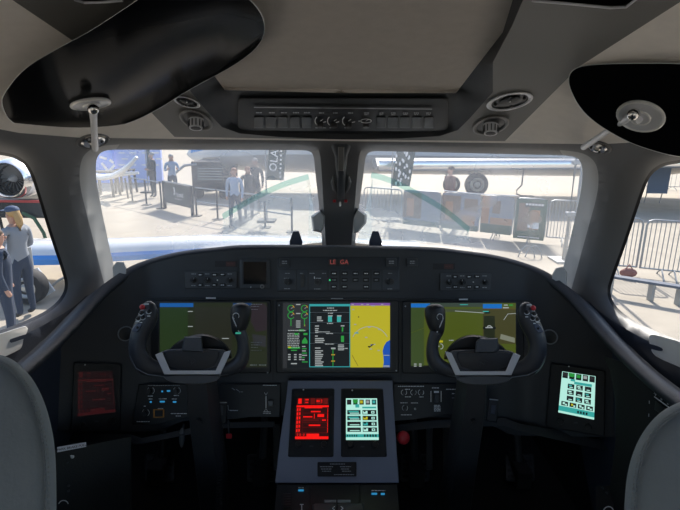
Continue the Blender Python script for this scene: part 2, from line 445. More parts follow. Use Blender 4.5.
# floor, firewall
mb = MB(); mb.box((0, .3, 1.48), (1.6, 4.0, .04), M['carpet']); tag(mb.build('floor'), kind='structure')
mb = MB(); mb.box((0, 1.735, 1.78), (1.5, .03, .60), M['dark']); mb.box((0, 1.735, 2.10), (1.14, .03, .12), M['dark']); tag(mb.build('wall_front'), kind='structure')
for sgn, nm in ((-1, 'baseboard_left'), (1, 'baseboard_right')):
    mb = MB(); mb.box((sgn*.745, .36, 1.76), (.03, 2.74, .54), M['side']); tag(mb.build(nm), kind='structure')
# ------------------------------------------------------------------ glareshield hood + instrument panel
RIM = [(340, 244, 1.42), (250, 246, 1.42), (215, 248.5, 1.42), (180, 253, 1.41), (150, 261, 1.39), (130, 270, 1.36), (110, 285, 1.31), (95, 300, 1.26), (78, 319, 1.19), (55, 342, 1.09), (30, 364, .98), (0, 387, .87), (-60, 428, .72), (-160, 500, .56)]
RIMV = [(680-a if False else a, b, c) for a, b, c in RIM]
RIMV[0] = (340, 243, 1.42)
def catmull(P, n=6):
    P = [np.array(p, float) for p in P]; out = []
    for i in range(len(P)-1):
        a = P[max(i-1, 0)]; b = P[i]; c = P[i+1]; d = P[min(i+2, len(P)-1)]
        for k in range(n):
            t = k/n; out.append(.5*((2*b)+(-a+c)*t+(2*a-5*b+4*c-d)*t*t+(-a+3*b-3*c+d)*t**3))
    out.append(P[-1]); return out
left = [VP(*tov(u, v), d) if i else VP(340, 246.5, 1.42) for i, (u, v, d) in enumerate(RIMV)]
left = [Vector(p) for p in catmull(left, 5)]
rimc = [Vector((-p.x, p.y, p.z)) for p in reversed(left)][:-1] + left      # right side ... centre ... left side
def outpoint(p):
    t = min(1, max(0, (abs(p.x)-.3)/.33)); d = Vector((math.copysign(1, p.x)*t, 1.05-t, -.29)).normalized()
    s_ = .01
    while inside(p.x+d.x*s_, p.y+d.y*s_, p.z-2.6+d.z*s_) and s_ < 1.2: s_ += .005
    return p+d*(s_+.02)
hood = thing('instrument_panel', (0, 1.37, 1.9), 'black full width instrument panel under a curved glareshield hood, below both windshields', 'instrument panel')
mb = MB()
up_ = UV_
L0 = []; L1 = []; L2 = []; L3 = []; L4 = []; L5 = []
for p in rimc:
    q = outpoint(p); t = min(1, max(0, (abs(p.x)-.35)/.28)); inn = Vector((-math.copysign(1, p.x)*t, -(1.02-t), 0)).normalized()
    L0.append(q+Vector((0, 0, -.035))); L1.append(p+(q-p)*.35+Vector((0, 0, -.004))); L2.append(p-inn*.016); L3.append(p+inn*.004-Vector((0, 0, .004)))
    L4.append(p+inn*.007-Vector((0, 0, .010))); L5.append(p+inn*.003-Vector((0, 0, .020)))
L6 = [p-Vector((0, 0, .028))-(b-c)*.0 + (c-a)*.8 for p, a, b, c in zip(rimc, L3, L3, L2)]
mb.loops([L0, L1, L2, L3, L4, L5, L6], M['rim'], closed=False)
mb.build('glareshield', hood, sharp=60)
# seam stitching along the hood edge
# fascia: flat centre, turned inwards at both ends
def dpan(u):
    a = abs(u-340)
    return 1.38 if a < 190 else 1.38-(a-190)/90*.12
rv = sorted([(p[0], p[1]) for p in [(tov(u, v)) for u, v, d in RIM]])
rx = [a for a, b in rv]; ry = [b for a, b in rv]
bot = [(40, 440), (60, 434), (128, 434), (140, 434), (165, 433), (182, 424), (215, 418), (250, 416), (340, 416)]
bx, by_ = zip(*bot)
mb = MB(); cols = list(range(46, 341, 6))+[340]
def fcol(u, sg):
    r_ = np.interp(u, rx, ry)+3; b_ = np.interp(u, bx, by_); L = []
    for k in range(13):
        v = r_+(b_-r_)*k/12; L.append(VP(340+(u-340)*sg, v, dpan(u)+.0))
    L.append(L[-1]+FV_*.02-UV_*.006); L.append(L[-1]+FV_*.10)
    return L
LL = [fcol(u, 1) for u in cols]+[fcol(u, -1) for u in reversed(cols[:-1])]
mb.loops(LL, M['fascia'], closed=False); mb.build('fascia', hood, sharp=30)
PP = Plane(VP(340, 340, 1.378), VP(240, 340, 1.378), VP(340, 240, 1.378))     # panel face
# horizontal crease under the upper row, seams between displays
mb = MB()
PP.poly(mb, [(118, 297.5), (270, 298), (404, 298.5), (560, 300), (560, 302), (404, 300.5), (270, 300), (118, 299.5)], 0, .006, M['bezel'], c=.3)
for u in (273, 401): PP.rect(mb, u-.4, 301, u+.4, 380, 0, .001, M['bezel'])
mb.build('trim_strip', hood)
for (u, v, w_, h_) in ((206, 297.2, 10, 1.6), (331, 298, 12, 1.0), (459, 298.6, 9, 1.6)):
    mb = MB(); PP.rect(mb, u, v, u+w_, v+h_, .006, .0075, M['silver' if w_ != 12 else 'dimink'], c=.2)
    if w_ != 12: PP.flat(mb, u+.5, v+.3, u+w_-.5, v+h_-.3, .008, M['ink'])
    tag(mb.build('maker_plate', hood), label='small bright lettered plate above a display' if w_ != 12 else 'dim plain plate above the centre display')

# displays -----------------------------------------------------------
CY = emit('px_cyan', (.04, .42, .44), 1.0); GR = emit('px_green', (.03, .38, .06), 1.0); WH = emit('px_white', (.42, .46, .46), 1)
YE = emit('px_yellow', (.62, .55, .02), 1.0); BL = emit('px_blue', (.01, .10, .55), 1.0); VI = emit('px_violet', (.28, .12, .5), .9)
SKY = emit('px_sky', (.01, .19, .66), 1.0); SKY2 = emit('px_sky_dim', (.01, .12, .42), 1.0)
TG = emit('px_terrain', (.085, .115, .012), 1.0); TG2 = emit('px_terrain_dark', (.020, .026, .010), 1.0); TG3 = emit('px_terrain_mid', (.05, .085, .02), 1.0)
BR = emit('px_panel', (.024, .026, .016), 1.0); BK = emit('px_black', (.004, .006, .008), 1.0); GY = emit('px_grey', (.03, .032, .036), 1.0)
PK = emit('px_mauve', (.030, .021, .026), 1.0); OR = emit('px_ochre', (.12, .08, .015), 1.0); AM = emit('px_amber', (.7, .35, .02), 1)
RD = emit('px_red', (1.3, .012, .008), 1.0); RDd = emit('px_red_dim', (.16, .008, .006), 1.0); WC = emit('px_mint', (.62, 1.15, 1.0), 1.0); TL = emit('px_teal', (.05, .50, .46), 1.0)
RDk = emit('px_red_dark', (.03, .003, .003), 1.0)
def display(label, u0, v0, u1, v1, su0, sv0, su1, sv1, draw):
    t = thing('flight_display', PP.pt((u0+u1)/2, v1), label, 'display', 'three wide screens in the panel')
    mb = MB(); PP.rect(mb, u0, v0, u1, v1, 0, .008, M['bezel'], r=2.5, c=.8)
    PP.rect(mb, su0-1.5, sv0-1.5, su1+1.5, sv1+1.5, .006, .0088, M['button'], r=.8)
    mb.build('bezel', t)
    mb = MB(); PP.rect(mb, su0, sv0, su1, sv1, .0075, .0092, BK); draw(mb, .0096); mb.build('screen', t)
    return t
def F(mb, a, b, c, d, h, m_): PP.flat(mb, a, b, c, d, h, m_)
def draw_left(mb, h):
    F(mb, 160, 302.5, 267, 367, h, TG2); F(mb, 160, 303, 193.5, 307, h+.0004, SKY2); F(mb, 233, 303, 252, 305.5, h+.0004, emit('px_sky_faint', (.01, .05, .17)))
    F(mb, 160, 307.5, 188, 366, h+.0003, emit('px_terrain_left', (.020, .042, .010), 1.0)); F(mb, 195, 307, 232, 366, h+.0003, BR)
    for v in (311, 326): F(mb, 188, v, 193, v+.8, h+.0006, WH)
    F(mb, 222, 338, 229, 338.8, h+.0006, WH)
    PP.poly(mb, [(251, 305), (262, 303), (267, 306), (267, 330), (256, 332), (251, 322)], h, h+.0005, PK)
    PP.poly(mb, [(252, 334), (266, 336), (266, 347), (254, 345)], h, h+.0005, GY)
    for k, v in enumerate((304, 306, 309, 342, 344.5, 347, 350)): PP.words(mb, 251, v, 11-k % 3*2, .7, h+.0008, M['dimink'])
    for u in (250, 259): PP.words(mb, u, 364.5, 7, .9, h+.0008, M['ink'])
def draw_right(mb, h):
    F(mb, 411, 303, 516, 365.5, h, TG); F(mb, 411, 303.5, 430, 307.5, h+.0004, SKY); F(mb, 483, 304, 502, 308.5, h+.0004, SKY)
    F(mb, 430, 303, 483, 307, h+.0003, emit('px_haze', (.05, .075, .055), 1)); F(mb, 411, 307.5, 424, 366, h+.0003, TG3)
    F(mb, 424, 309, 483, 312, h+.0004, emit('px_hazeb', (.07, .09, .04), 1)); F(mb, 483, 308.5, 516, 309.5, h+.0005, OR)
    F(mb, 483, 309.5, 516, 344, h+.0003, emit('px_brown', (.07, .068, .02), 1)); F(mb, 484, 316, 495, 338, h+.0005, TG2)
    PP.poly(mb, [(501, 334), (515, 338), (515, 343), (500, 339)], h, h+.0007, emit('px_palegrey', (.28, .3, .22), .9))
    PP.line(mb, [(455, 311), (470, 312), (484, 313)], .35, h+.001, WH); PP.line(mb, [(504, 320), (508, 314), (516, 313.5)], .3, h+.001, WH)
    F(mb, 485, 311.5, 490, 313.5, h+.0008, BK); F(mb, 483, 311, 489, 312, h+.001, TL); 
    F(mb, 483, 327, 496, 329, h+.0008, BK); PP.arc(mb, 489.5, 328, 2.2, .5, h+.001, WH, 0, 180); F(mb, 485.5, 327.2, 493, 328.2, h+.001, WH)
    for u, m_ in ((504, WH), (509, GR)): F(mb, u, 304.6, u+4, 305.7, h+.001, m_)
    F(mb, 503, 307.2, 509, 308.4, h+.001, WH); F(mb, 460, 304.3, 468, 305.1, h+.001, TL)
    F(mb, 438.5, 340.5, 443, 342.5, h+.001, YE); PP.words(mb, 449, 340, 5, .9, h+.001, WH)
    PP.arc(mb, 440.5, 346.5, 2.6, .4, h+.001, WH, -90, 90); F(mb, 437, 345.8, 439.5, 347, h+.001, WH)
    for u in (414, 419):
        for v in (363.6, 365.6): F(mb, u, v, u+2.6, v+1.1, h+.001, WH)
    PP.line(mb, [(411, 333), (424, 328)], .3, h+.001, TG)
def draw_mid(mb, h):
    F(mb, 283, 303, 309, 368, h, GY); F(mb, 287, 330, 309, 368, h+.0002, BK)
    for (u, v) in ((291, 308.5), (304.5, 308.5), (291, 315.5), (304.5, 315.5)):
        PP.arc(mb, u, v, 3.2, .42, h+.001, GR, 60, 330); PP.arc(mb, u, v, 3.2, .42, h+.001, AM, 15, 60, 4); PP.line(mb, [(u, v), (u+2, v-1.2)], .25, h+.001, WH)
    for u in (291, 304.5): PP.line(mb, [(u, 319), (u, 326)], .45, h+.001, GR)
    for v in (304, 313, 320.5, 322.5, 324.5, 326.5): F(mb, 296, v, 300.5, v+1, h+.001, WH)
    F(mb, 304, 324.5, 305.2, 326.2, h+.001, AM)
    PP.words(mb, 288, 330, 18, 1, h+.001, WH); F(mb, 299, 329.3, 304, 331.3, h+.001, GR)
    rd = random.Random(3)
    for k in range(9):
        v = 333+k*1.7; PP.words(mb, 287.5, v, 12, .8, h+.001, WH, 1.8)
    F(mb, 294.5, 333, 298.5, 335, h+.0012, GR); F(mb, 303.5, 333, 307.5, 335, h+.0012, GR)
    PP.poly(mb, [(305, 337), (307.5, 341), (307.5, 343.5), (302, 343.5), (302, 341)], h, h+.001, GR)
    F(mb, 288, 347, 300, 348.8, h+.001, GR); F(mb, 288, 346.5, 291, 347.8, h+.0013, YE); F(mb, 291, 349.8, 297, 350.8, h+.001, GR)
    for k in range(8): F(mb, 302, 346+k*2.2, 304.5+rd.random()*4, 347+k*2.2, h+.001, GR if k % 2 else WH)
    for k, u in enumerate((288, 294, 299)):
        for q in range(3): F(mb, u, 354+q*2.4, u+2.6, 355.2+q*2.4, h+.001, WH)
    F(mb, 291, 363, 297, 364.2, h+.001, WH)
    for (a, b, c, d) in ((309.2, 304, 310, 367), (349.5, 304, 350.2, 367), (309.2, 366.4, 350.2, 367.2)): F(mb, a, b, c, d, h+.001, CY)
    F(mb, 309.2, 304, 350.2, 306.3, h+.001, CY)
    for v, s_ in ((312.2, ''), (322.3, ''), (332.8, ''), (343.2, '')): F(mb, 310, v, 349.5, v+.35, h+.001, M['dimink'])
    for (u, v, l) in ((323, 310, 14), (327, 307.6, 7), (328, 312.8, 5), (327, 323, 6), (326, 333, 7), (325, 343.6, 9), (343, 348, 5)): PP.words(mb, u, v, l, .9, h+.001, WH)
    for (u, v, l, n) in ((317, 316.5, 6, 3), (315, 325.5, 5, 1), (315, 328, 4, 3), (315, 335.5, 4, 1), (315, 338, 10, 3), (315, 347.5, 6, 1), (315, 350.3, 9, 9)):
        for k in range(n): F(mb, u, v+k*1.85, u+l*(.65+.35*rd.random()), v+k*1.85+1.1, h+.001, WH)
    F(mb, 316, 331.6, 330, 332.2, h+.001, WH)
    for u in (328, 337): F(mb, u, 315.3, u+4, 322, h+.001, TL); F(mb, u+.2, 315.3, u+4.6, 316.4, h+.0012, WH)
    F(mb, 340.8, 325.3, 344.5, 326.4, h+.001, WH); F(mb, 341.8, 327, 343.2, 331.8, h+.001, GR); F(mb, 341, 335.8, 344, 342, h+.001, GR)
    for k in range(4): F(mb, 338, 344.5+k*1.6, 344, 345.5+k*1.6, h+.001, WH)
    PP.line(mb, [(333, 349), (333, 366)], .45, h+.001, GR); F(mb, 331, 347.6, 335.5, 349.2, h+.001, WH)
    for v in (354.2, 360.5): F(mb, 331.2, v, 335, v+1.1, h+.0014, AM)
    F(mb, 350.4, 303.6, 390, 367.4, h, YE); F(mb, 350.4, 303, 390, 305.6, h+.0006, VI)
    for u in (351.5, 361, 366.5, 381): F(mb, u, 304, u+2.4, 304.9, h+.001, WH)
    F(mb, 371, 305.4, 375, 306.3, h+.001, WH)
    PP.poly(mb, [(390, 340), (386.5, 342), (384, 346), (382.6, 351), (383.4, 357), (383.8, 362), (383, 367.3), (390, 367.3)], h, h+.0007, BL)
    F(mb, 383.5, 355, 389.5, 355.7, h+.001, WH); F(mb, 383.5, 365.5, 389.5, 366.7, h+.001, WH)
    PP.arc(mb, 370, 346, 19.5, .35, h+.001, WH, 28, 152, 18)
    F(mb, 368, 326.3, 370.5, 327.8, h+.0012, WH)
    for (a, b) in ((352, 309), (354, 324), (378, 329), (365, 337), (373, 344), (377.5, 350), (369.5, 348.5)): F(mb, a, b, a+2.4, b+1, h+.001, WH)
    F(mb, 354.5, 332.3, 358.5, 333.6, h+.0012, CY); F(mb, 358, 316.3, 359.2, 317.6, h+.001, OR)
    PP.line(mb, [(369, 347.5), (373.5, 344.2)], .5, h+.0012, BK); F(mb, 368, 346, 369.6, 347.4, h+.0014, BK); F(mb, 370.7, 344.3, 372, 345.6, h+.0014, BL)
    PP.line(mb, [(352, 355), (358, 366)], .25, h+.001, OR)
dl = display('left wide flight screen, mostly dark green with a blue strip, behind the left control wheel', 151, 300, 271, 373, 160, 302.5, 267, 367, draw_left)
dm = display('centre screen showing engine dials, a checklist and a yellow map', 276, 300.5, 399, 373, 283, 303, 390, 368, draw_mid)
dr = display('right wide flight screen, olive green terrain with blue patches, behind the right control wheel', 402, 301, 524, 373.5, 411, 303, 516.5, 366, draw_right)
for t in (dl, dm, dr):
    pass
for (u, v, t_) in ((279.5, 305, dm), (405, 306, dr), (268, 372, dl), (396, 370, dm)):
    mb = MB(); PP.disc(mb, u, v, .8, .008, .0092, M['dimink']); mb.build('bezel_screw', [c for c in t_.children if c.name.startswith('bezel')][0])

# radio panels -------------------------------------------------------
def radio(label, u0, v0, du):
    t = thing('radio_panel', PP.pt(u0+26, v0+17), label, 'control panel', 'two small radio panels above the displays')
    mb = MB(); PP.rect(mb, u0, v0, u0+52, v0+17.5, 0, .004, M['unit'], r=.8, c=.4); mb.build('faceplate', t)
    for i, (du_, r_) in enumerate(((9, 2.8), (22.5, 3.0), (45, 2.6))):
        mb = MB(); PP.disc(mb, u0+du_, v0+9, r_, .004, .014, M['knob'], r_*.9); PP.disc(mb, u0+du_, v0+9, r_*.55, .014, .022, M['bezel']); kb = mb.build('knob', t); mb = MB(); PP.flat(mb, u0+du_-.2, v0+6.8, u0+du_+.2, v0+8.4, .0225, M['ink']); mb.build('pointer', kb)
    for (du_, dv) in ((15.5, 3.8), (15.5, 14), (29.5, 3.8), (29.5, 14), (37.5, 3.5), (37.5, 14)):
        b = MB(); PP.rect(b, u0+du_-2.8, v0+dv-1.7, u0+du_+2.8, v0+dv+1.7, .004, .0075, M['button'], r=.5, c=.3); PP.words(b, u0+du_-1.6, v0+dv-.4, 3.2, .8, .008, M['ink']); b.build('button', t)
    mb = MB()
    for d_ in (6.5, 20, 42.5): PP.words(mb, u0+d_, v0+2.6, 4.5, .7, .0045, M['dimink']); PP.words(mb, u0+d_, v0+14.2, 4.5, .7, .0045, M['dimink'])
    PP.disc(mb, u0+33, v0+9, .6, .004, .006, M['ink']); mb.build('lettering', t)
radio('left grey radio panel with three knobs, above the left display', 185, 271, 0)
radio('right grey radio panel with three knobs, above the right display', 440, 273, 0)
for (u, v, nm) in ((225, 261, 'left'), (443, 263.5, 'right')):
    mb = MB(); PP.rect(mb, u-10, v, u+12, v+6, 0, .0015, M['bezel'], r=.4); PP.rect(mb, u+1, v+.6, u+10.5, v+5.4, .0015, .003, mat('dim_red_legend', (.07, .025, .022), .5), r=.4); PP.words(mb, u+2.5, v+2.4, 6, .9, .0034, mat('dull_red_print', (.12, .035, .03), .5))
    tag(mb.build('indicator_light'), 'dim dark red caption light above the %s radio panel' % nm, 'indicator light', 'dim caption lights')
t = thing('standby_instrument', PP.pt(255, 289), 'square dark standby screen right of the left radio panel', 'standby screen')
mb = MB(); PP.rect(mb, 240, 259, 270, 289, 0, .005, M['unit'], r=2, c=.8); PP.rect(mb, 242, 261, 268, 285, .004, .0062, M['fascia'], r=1); mb.build('housing', t)
mb = MB(); PP.rect(mb, 243.5, 262, 266.5, 284, .006, .0068, M['screen']); mb.build('screen', t)
mb = MB(); PP.disc(mb, 262.7, 286.3, 2.1, .005, .011, mat('light_knob', (.3, .3, .3), .5)); PP.disc(mb, 262.7, 286.3, 1.1, .011, .013, M['unit']); mb.build('knob', t)
mb = MB(); PP.disc(mb, 251.2, 287, .5, .005, .0066, M['ink']); mb.build('sensor', t)
# guidance panel
t = thing('guidance_panel', PP.pt(338, 292), 'long dark guidance panel of small keys and knobs above the centre display', 'control panel')
mb = MB(); PP.rect(mb, 277, 257, 400, 292, 0, .0035, M['fascia'], r=1, c=.5); PP.rect(mb, 279, 269.5, 399, 290.5, .003, .0055, M['unit'], r=.8, c=.4)
for u in (296.5, 308, 328, 340, 371, 382): PP.rect(mb, u-.35, 270, u+.35, 290, .0055, .0062, M['button'])
mb.build('faceplate', t)
for (u, r_) in ((287.5, 3.2), (317.5, 3.2), (390.5, 3.2)):
    b = MB(); PP.disc(b, u, 281.5, r_, .005, .015, M['knob']); PP.disc(b, u, 281.5, r_*.6, .015, .02, M['bezel']); b.build('knob', t)
b = MB(); PP.rect(b, 300.5, 274.5, 304, 287, .0055, .007, M['button'], r=.8); PP.rect(b, 301, 279, 303.6, 283, .007, .012, M['knob'], r=.5); b.build('thumbwheel', t)
for u in (333.8, 344.5, 355.5, 366, 376.5):
    for v in (273.5, 280, 286.8):
        if (u, v) in ((355.5, 286.8), (376.5, 286.8)): continue
        b = MB(); PP.rect(b, u-3, v-2, u+3, v+2, .0055, .0082, M['bezel'], r=.5, c=.3); PP.words(b, u-1.7, v-.4, 3.6, .8, .0086, M['dimink'] if v == 280 else M['ink']); b.build('key', t)
mb = MB()
for (u, v, l) in ((285, 273, 5), (284, 278, 5), (284, 288.3, 6), (300, 273, 3), (309.5, 273, 5), (322, 273, 4), (314, 288.6, 7), (388, 273, 4), (387, 278.7, 5), (387.5, 288.6, 5)): PP.words(mb, u, v, l, .7, .0062, M['dimink'])
PP.flat(mb, 314, 276.5, 315, 278.8, .006, M['ink']); PP.flat(mb, 316, 278, 321, 278.6, .006, M['ink'])
mb.build('lettering', t)
b = MB(); PP.disc(b, 329.8, 280, .8, .0055, .0072, emit('led_green', (.05, .9, .3), 1.0)); b.build('lamp', t)
mb = MB()
RL = emit('led_red', (.26, .05, .045), 1)
for x, segs in ((329.0, ''), (338.5, '')):
    PP.rect(mb, x-1, 258.8, x+9.5, 266, .0035, .0048, M['bezel'])
o = PP.pt(333, 262.2, .0052); k = PP.k(333, 262)
text_mb('LE', PP.pt(332.8, 262.2, .005), PP.X, PP.Y, 6.2*k, RL, mb, bold=.015); text_mb('GA', PP.pt(344.2, 262.2, .005), PP.X, PP.Y, 6.2*k, RL, mb, bold=.015)
mb.build('segment_readout', t)
for (u, nm) in ((284.5, 'left end of the guidance panel'), (391.5, 'right end of the guidance panel'), (412.5, 'right of the guidance panel, apart from it')):
    mb = MB(); PP.rect(mb, u-5.5, 258, u+5.5, 266.5, .0, .0075, M['unit'], r=.6, c=.4); PP.rect(mb, u-4.3, 259.2, u+4.3, 265.3, .007, .009, M['fascia'], r=.4, c=.3)
    PP.words(mb, u-2.5, 260.8, 5, .9, .0094, M['dimink']); PP.words(mb, u-2.5, 262.8, 5, .9, .0094, M['dimink'])
    tag(mb.build('warning_button'), 'small square lit-edge push button at the '+nm if 'end' in nm else 'small square push button '+nm, 'button', 'square push buttons')

# lower switch panels -------------------------------------------------
PL = Plane(VP(340, 380, 1.374), VP(240, 380, 1.374), VP(340, 412, 1.362))
t = thing('light_switch_panel', PL.pt(160, 422), 'dark switch panel with small blue lit legends below the left display', 'control panel')
mb = MB(); PL.poly(mb, [(139, 384), (188, 384), (189, 416), (170, 421), (160, 424), (132, 425)], 0, .006, M['bezel'], c=.6); mb.build('faceplate', t)
mb = MB(); SB = emit('legend_blue', (.03, .30, .6), 1.0)
for (u, v, l) in ((161.5, 390.5, 1.8), (167, 390, 3.4), (150, 401, 2), (160, 400.7, 5), (173, 401, 3.6), (157.5, 411.8, 3)): PL.flat(mb, u, v, u+l, v+1.6, .0065, SB)
tag(mb.build('lit_legend', t), label='bright blue lit legends')
mb = MB(); PL.words(mb, 148, 385, 32, .6, .0065, M['dimink'])
for (u, v, l) in ((148, 395.5, 5), (174, 395, 5), (149, 398.4, 4), (159, 398.2, 8), (172, 398.4, 5), (137, 421, 13), (171, 413, 16), (176, 415.4, 5), (144, 405.6, 2), (158, 408, 6)): PL.words(mb, u, v, l, .8, .0065, M['ink'])
mb.build('lettering', t)
for (u, v) in ((151, 390.5), (177, 390.5), (146, 412.5)):
    b = MB(); PL.disc(b, u, v, 2.4, .006, .016, M['knob']); b.build('knob', t)
    b = MB(); PL.arc(b, u, v, 3.6, .2, .0065, M['ink'], -60, 60, 5); PL.arc(b, u, v, 3.6, .2, .0065, M['ink'], 120, 240, 5); b.build('dial_mark', t)
b = MB(); PL.rect(b, 153.5, 409, 164.5, 417.5, .006, .009, M['orange'], r=.6); PL.rect(b, 155, 410, 163, 416.5, .008, .012, M['bezel'], r=.4, c=.3); tag(b.build('guarded_button', t), label='button with an amber frame')
t = thing('trim_switch_panel', PL.pt(250, 420), 'dark switch panel with a white lever scale, left of the grey pedestal plate', 'control panel')
mb = MB(); PL.poly(mb, [(219, 384), (281, 384), (280, 417), (250, 417), (235, 419), (219, 419)], 0, .006, M['bezel'], c=.6); mb.build('faceplate', t)
mb = MB(); PL.flat(mb, 265.6, 396, 266.5, 408, .0065, M['ink']); PL.words(mb, 263, 384.8, 14, .7, .0065, M['ink']); PL.words(mb, 263, 413, 8, .7, .0065, M['ink']); PL.words(mb, 263.5, 411.4, 7, .7, .0065, M['ink'])
PL.line(mb, [(264.5, 392.5), (266, 395), (267.5, 392.5)], .3, .0065, M['ink']); PL.line(mb, [(264.5, 411), (266, 408.5), (267.5, 411)], .3, .0065, M['ink'])
for (u, v) in ((232, 388), (236, 389)): PL.line(mb, [(u, v), (u+3, v+2)], .3, .0065, M['dimink'])
PL.words(mb, 239, 391.5, 4, .6, .0065, M['dimink']); PL.line(mb, [(228, 405), (228.5, 410), (237, 410.5)], .25, .0065, M['ink']); PL.words(mb, 230, 410, 8, .8, .0065, M['ink']); mb.build('lettering', t)
b = MB(); PL.rect(b, 268.2, 400.5, 273.4, 406.5, .006, .02, mat('lever_grey', (.16, .17, .18), .5), r=1.2, c=.6); b.build('lever', t)
t = thing('gear_switch_panel', PL.pt(425, 420), 'dark switch panel with white markings, right of the grey pedestal plate', 'control panel')
mb = MB(); PL.poly(mb, [(393.5, 384), (459, 384), (459, 414), (436, 416), (412, 420), (393.5, 421)], 0, .006, M['bezel'], c=.6); mb.build('faceplate', t)
mb = MB()
for (u, v, l) in ((398, 386, 26), (405, 389, 5), (405, 396.5, 6), (419.5, 396.6, 4), (400.5, 402.5, 7), (411, 402.6, 7), (401, 414.5, 11), (432, 387.6, 7), (446, 389, 12), (452, 393.3, 4)): PL.words(mb, u, v, l, .8, .0065, M['ink'])
for (u, v) in ((404, 392.5), (413.5, 392.5), (421, 392.5), (405, 408)):
    PL.arc(mb, u, v, 2.8, .25, .0065, M['ink'], 110, 250, 5); PL.arc(mb, u, v, 2.8, .25, .0065, M['ink'], -60, 40, 4)
for a in (431, 441.2): PL.line(mb, [(a, 391), (a, 402)], .4, .0065, M['ink'])
for k in range(5): PL.words(mb, 434, 405+k*1.4, 6.5, .9, .0065, M['ink'])
PL.flat(mb, 434, 391, 439, 393, .0065, M['ink']); PL.line(mb, [(452, 398), (457, 398), (458.5, 396)], .25, .0065, M['dimink']); mb.build('lettering', t)
b = MB(); PL.disc(b, 414.6, 408.4, 1.0, .006, .012, M['white']); tag(b.build('knob', t), label='small white knob')
b = MB(); PL.rect(b, 434.2, 394, 438.6, 402.5, .006, .02, M['unit'], r=1.2, c=.6); b.build('lever', t)
for (u, v) in ((404, 392.5), (413.5, 392.5), (421, 392.5), (405, 408)):
    b = MB(); PL.disc(b, u, v, 1.4, .006, .014, M['knob']); b.build('knob', t)

# outboard touch units ------------------------------------------------
def touch_unit(label, P_, fr, sc, group, dark=None, draw=None, n_=1):
    """fr: frame corners, sc: screen corners (photo px, clockwise from top left)"""
    t = thing('touch_controller', P_.pt(*[(fr[2][i]+fr[3][i])/2 for i in (0, 1)]), label, 'touch controller', group)
    def rnd(q, r):
        out = []
        for i in range(4):
            p0 = np.array(q[i-1], float); p1 = np.array(q[i], float); p2 = np.array(q[(i+1) % 4], float)
            a = p1+(p0-p1)/np.linalg.norm(p0-p1)*r; b = p1+(p2-p1)/np.linalg.norm(p2-p1)*r
            for k in range(5): s_ = k/4; out.append(tuple(a*(1-s_)**2+p1*2*s_*(1-s_)+b*s_*s_))
        return out
    mb = MB(); P_.poly(mb, rnd(fr, 2), 0, .010, M['bezel'], c=1.0)
    cx = sum(p[0] for p in sc)/4; cy = sum(p[1] for p in sc)/4
    big = [(cx+(p[0]-cx)*1.1, cy+(p[1]-cy)*1.08) for p in sc]; P_.poly(mb, rnd(big, 1), .009, .0108, M['button']); mb.build('housing', t)
    def bl(a, b):  # screen coords 0..1
        x = (sc[0][0]*(1-a)+sc[1][0]*a)*(1-b)+(sc[3][0]*(1-a)+sc[2][0]*a)*b; y = (sc[0][1]*(1-a)+sc[1][1]*a)*(1-b)+(sc[3][1]*(1-a)+sc[2][1]*a)*b
        return (x, y)
    mb = MB(); R_ = lambda a, b, c, d, m_, h=.0115: P_.poly(mb, [bl(a, b), bl(c, b), bl(c, d), bl(a, d)], h-.0004, h, m_)
    draw(R_); mb.build('screen', t)
    v_ = 1+.16
    for a in (.12, .5, .88):
        b = MB(); q = bl(a, v_)
        if a == .5: P_.rect(b, q[0]-2, q[1]-.8, q[0]+2, q[1]+.8, .010, .013, M['unit'], r=.5)
        else: P_.disc(b, q[0], q[1], 3.0, .010, .020, M['knob'])
        b.build('knob' if a != .5 else 'key', t)
    b = MB(); q = bl(.2, -.16); P_.disc(b, q[0], q[1], .8, .010, .0112, M['ink']); b.build('light_sensor', t)
    return t
def draw_red(R_, a=None, b=None, c=None):
    a = a or RD; b = b or RDd; c = c or RDk
    R_(0, 0, 1, 1, c, .0111)
    for k in range(5): R_(.03+k*.2, .01, .17+k*.2, .15, b, .0113)
    R_(.05, .02, .15, .14, a); R_(.27, .03, .37, .06, a); R_(.27, .1, .36, .12, a); R_(.46, 0, .475, .17, b); R_(.6, .03, .8, .14, b); R_(.62, .05, .72, .1, a); R_(.76, .04, .8, .12, a)
    R_(0, .18, 1, .225, a); R_(.25, .2, .8, .25, a, .0112)
    R_(0, .22, .15, .86, b, .0112)
    for k in range(6): R_(.02, .25+k*.1, .06, .32+k*.1, a); R_(.09, .25+k*.1, .13, .31+k*.1, a)
    for v in (.36, .49, .58, .70): R_(.2, v, .98, v+.012, b)
    R_(.2, .25, .21, .84, b); R_(.965, .25, .98, .84, a, .0114)
    R_(.45, .315, .75, .345, a); R_(.22, .44, .5, .47, a); R_(.55, .38, .57, .5, a); R_(.66, .39, .86, .46, a); R_(.22, .52, .7, .55, b); R_(.75, .49, .765, .6, b); R_(.8, .52, .92, .55, a); R_(.4, .64, .75, .675, a)
    R_(.2, .83, .98, .845, b); R_(.02, .87, .3, .9, b); R_(.34, .86, .72, .93, a); R_(0, .925, 1, .99, a)
    R_(.05, .86, .08, .91, a); R_(.13, .86, .17, .91, a); R_(.24, .86, .28, .91, a)
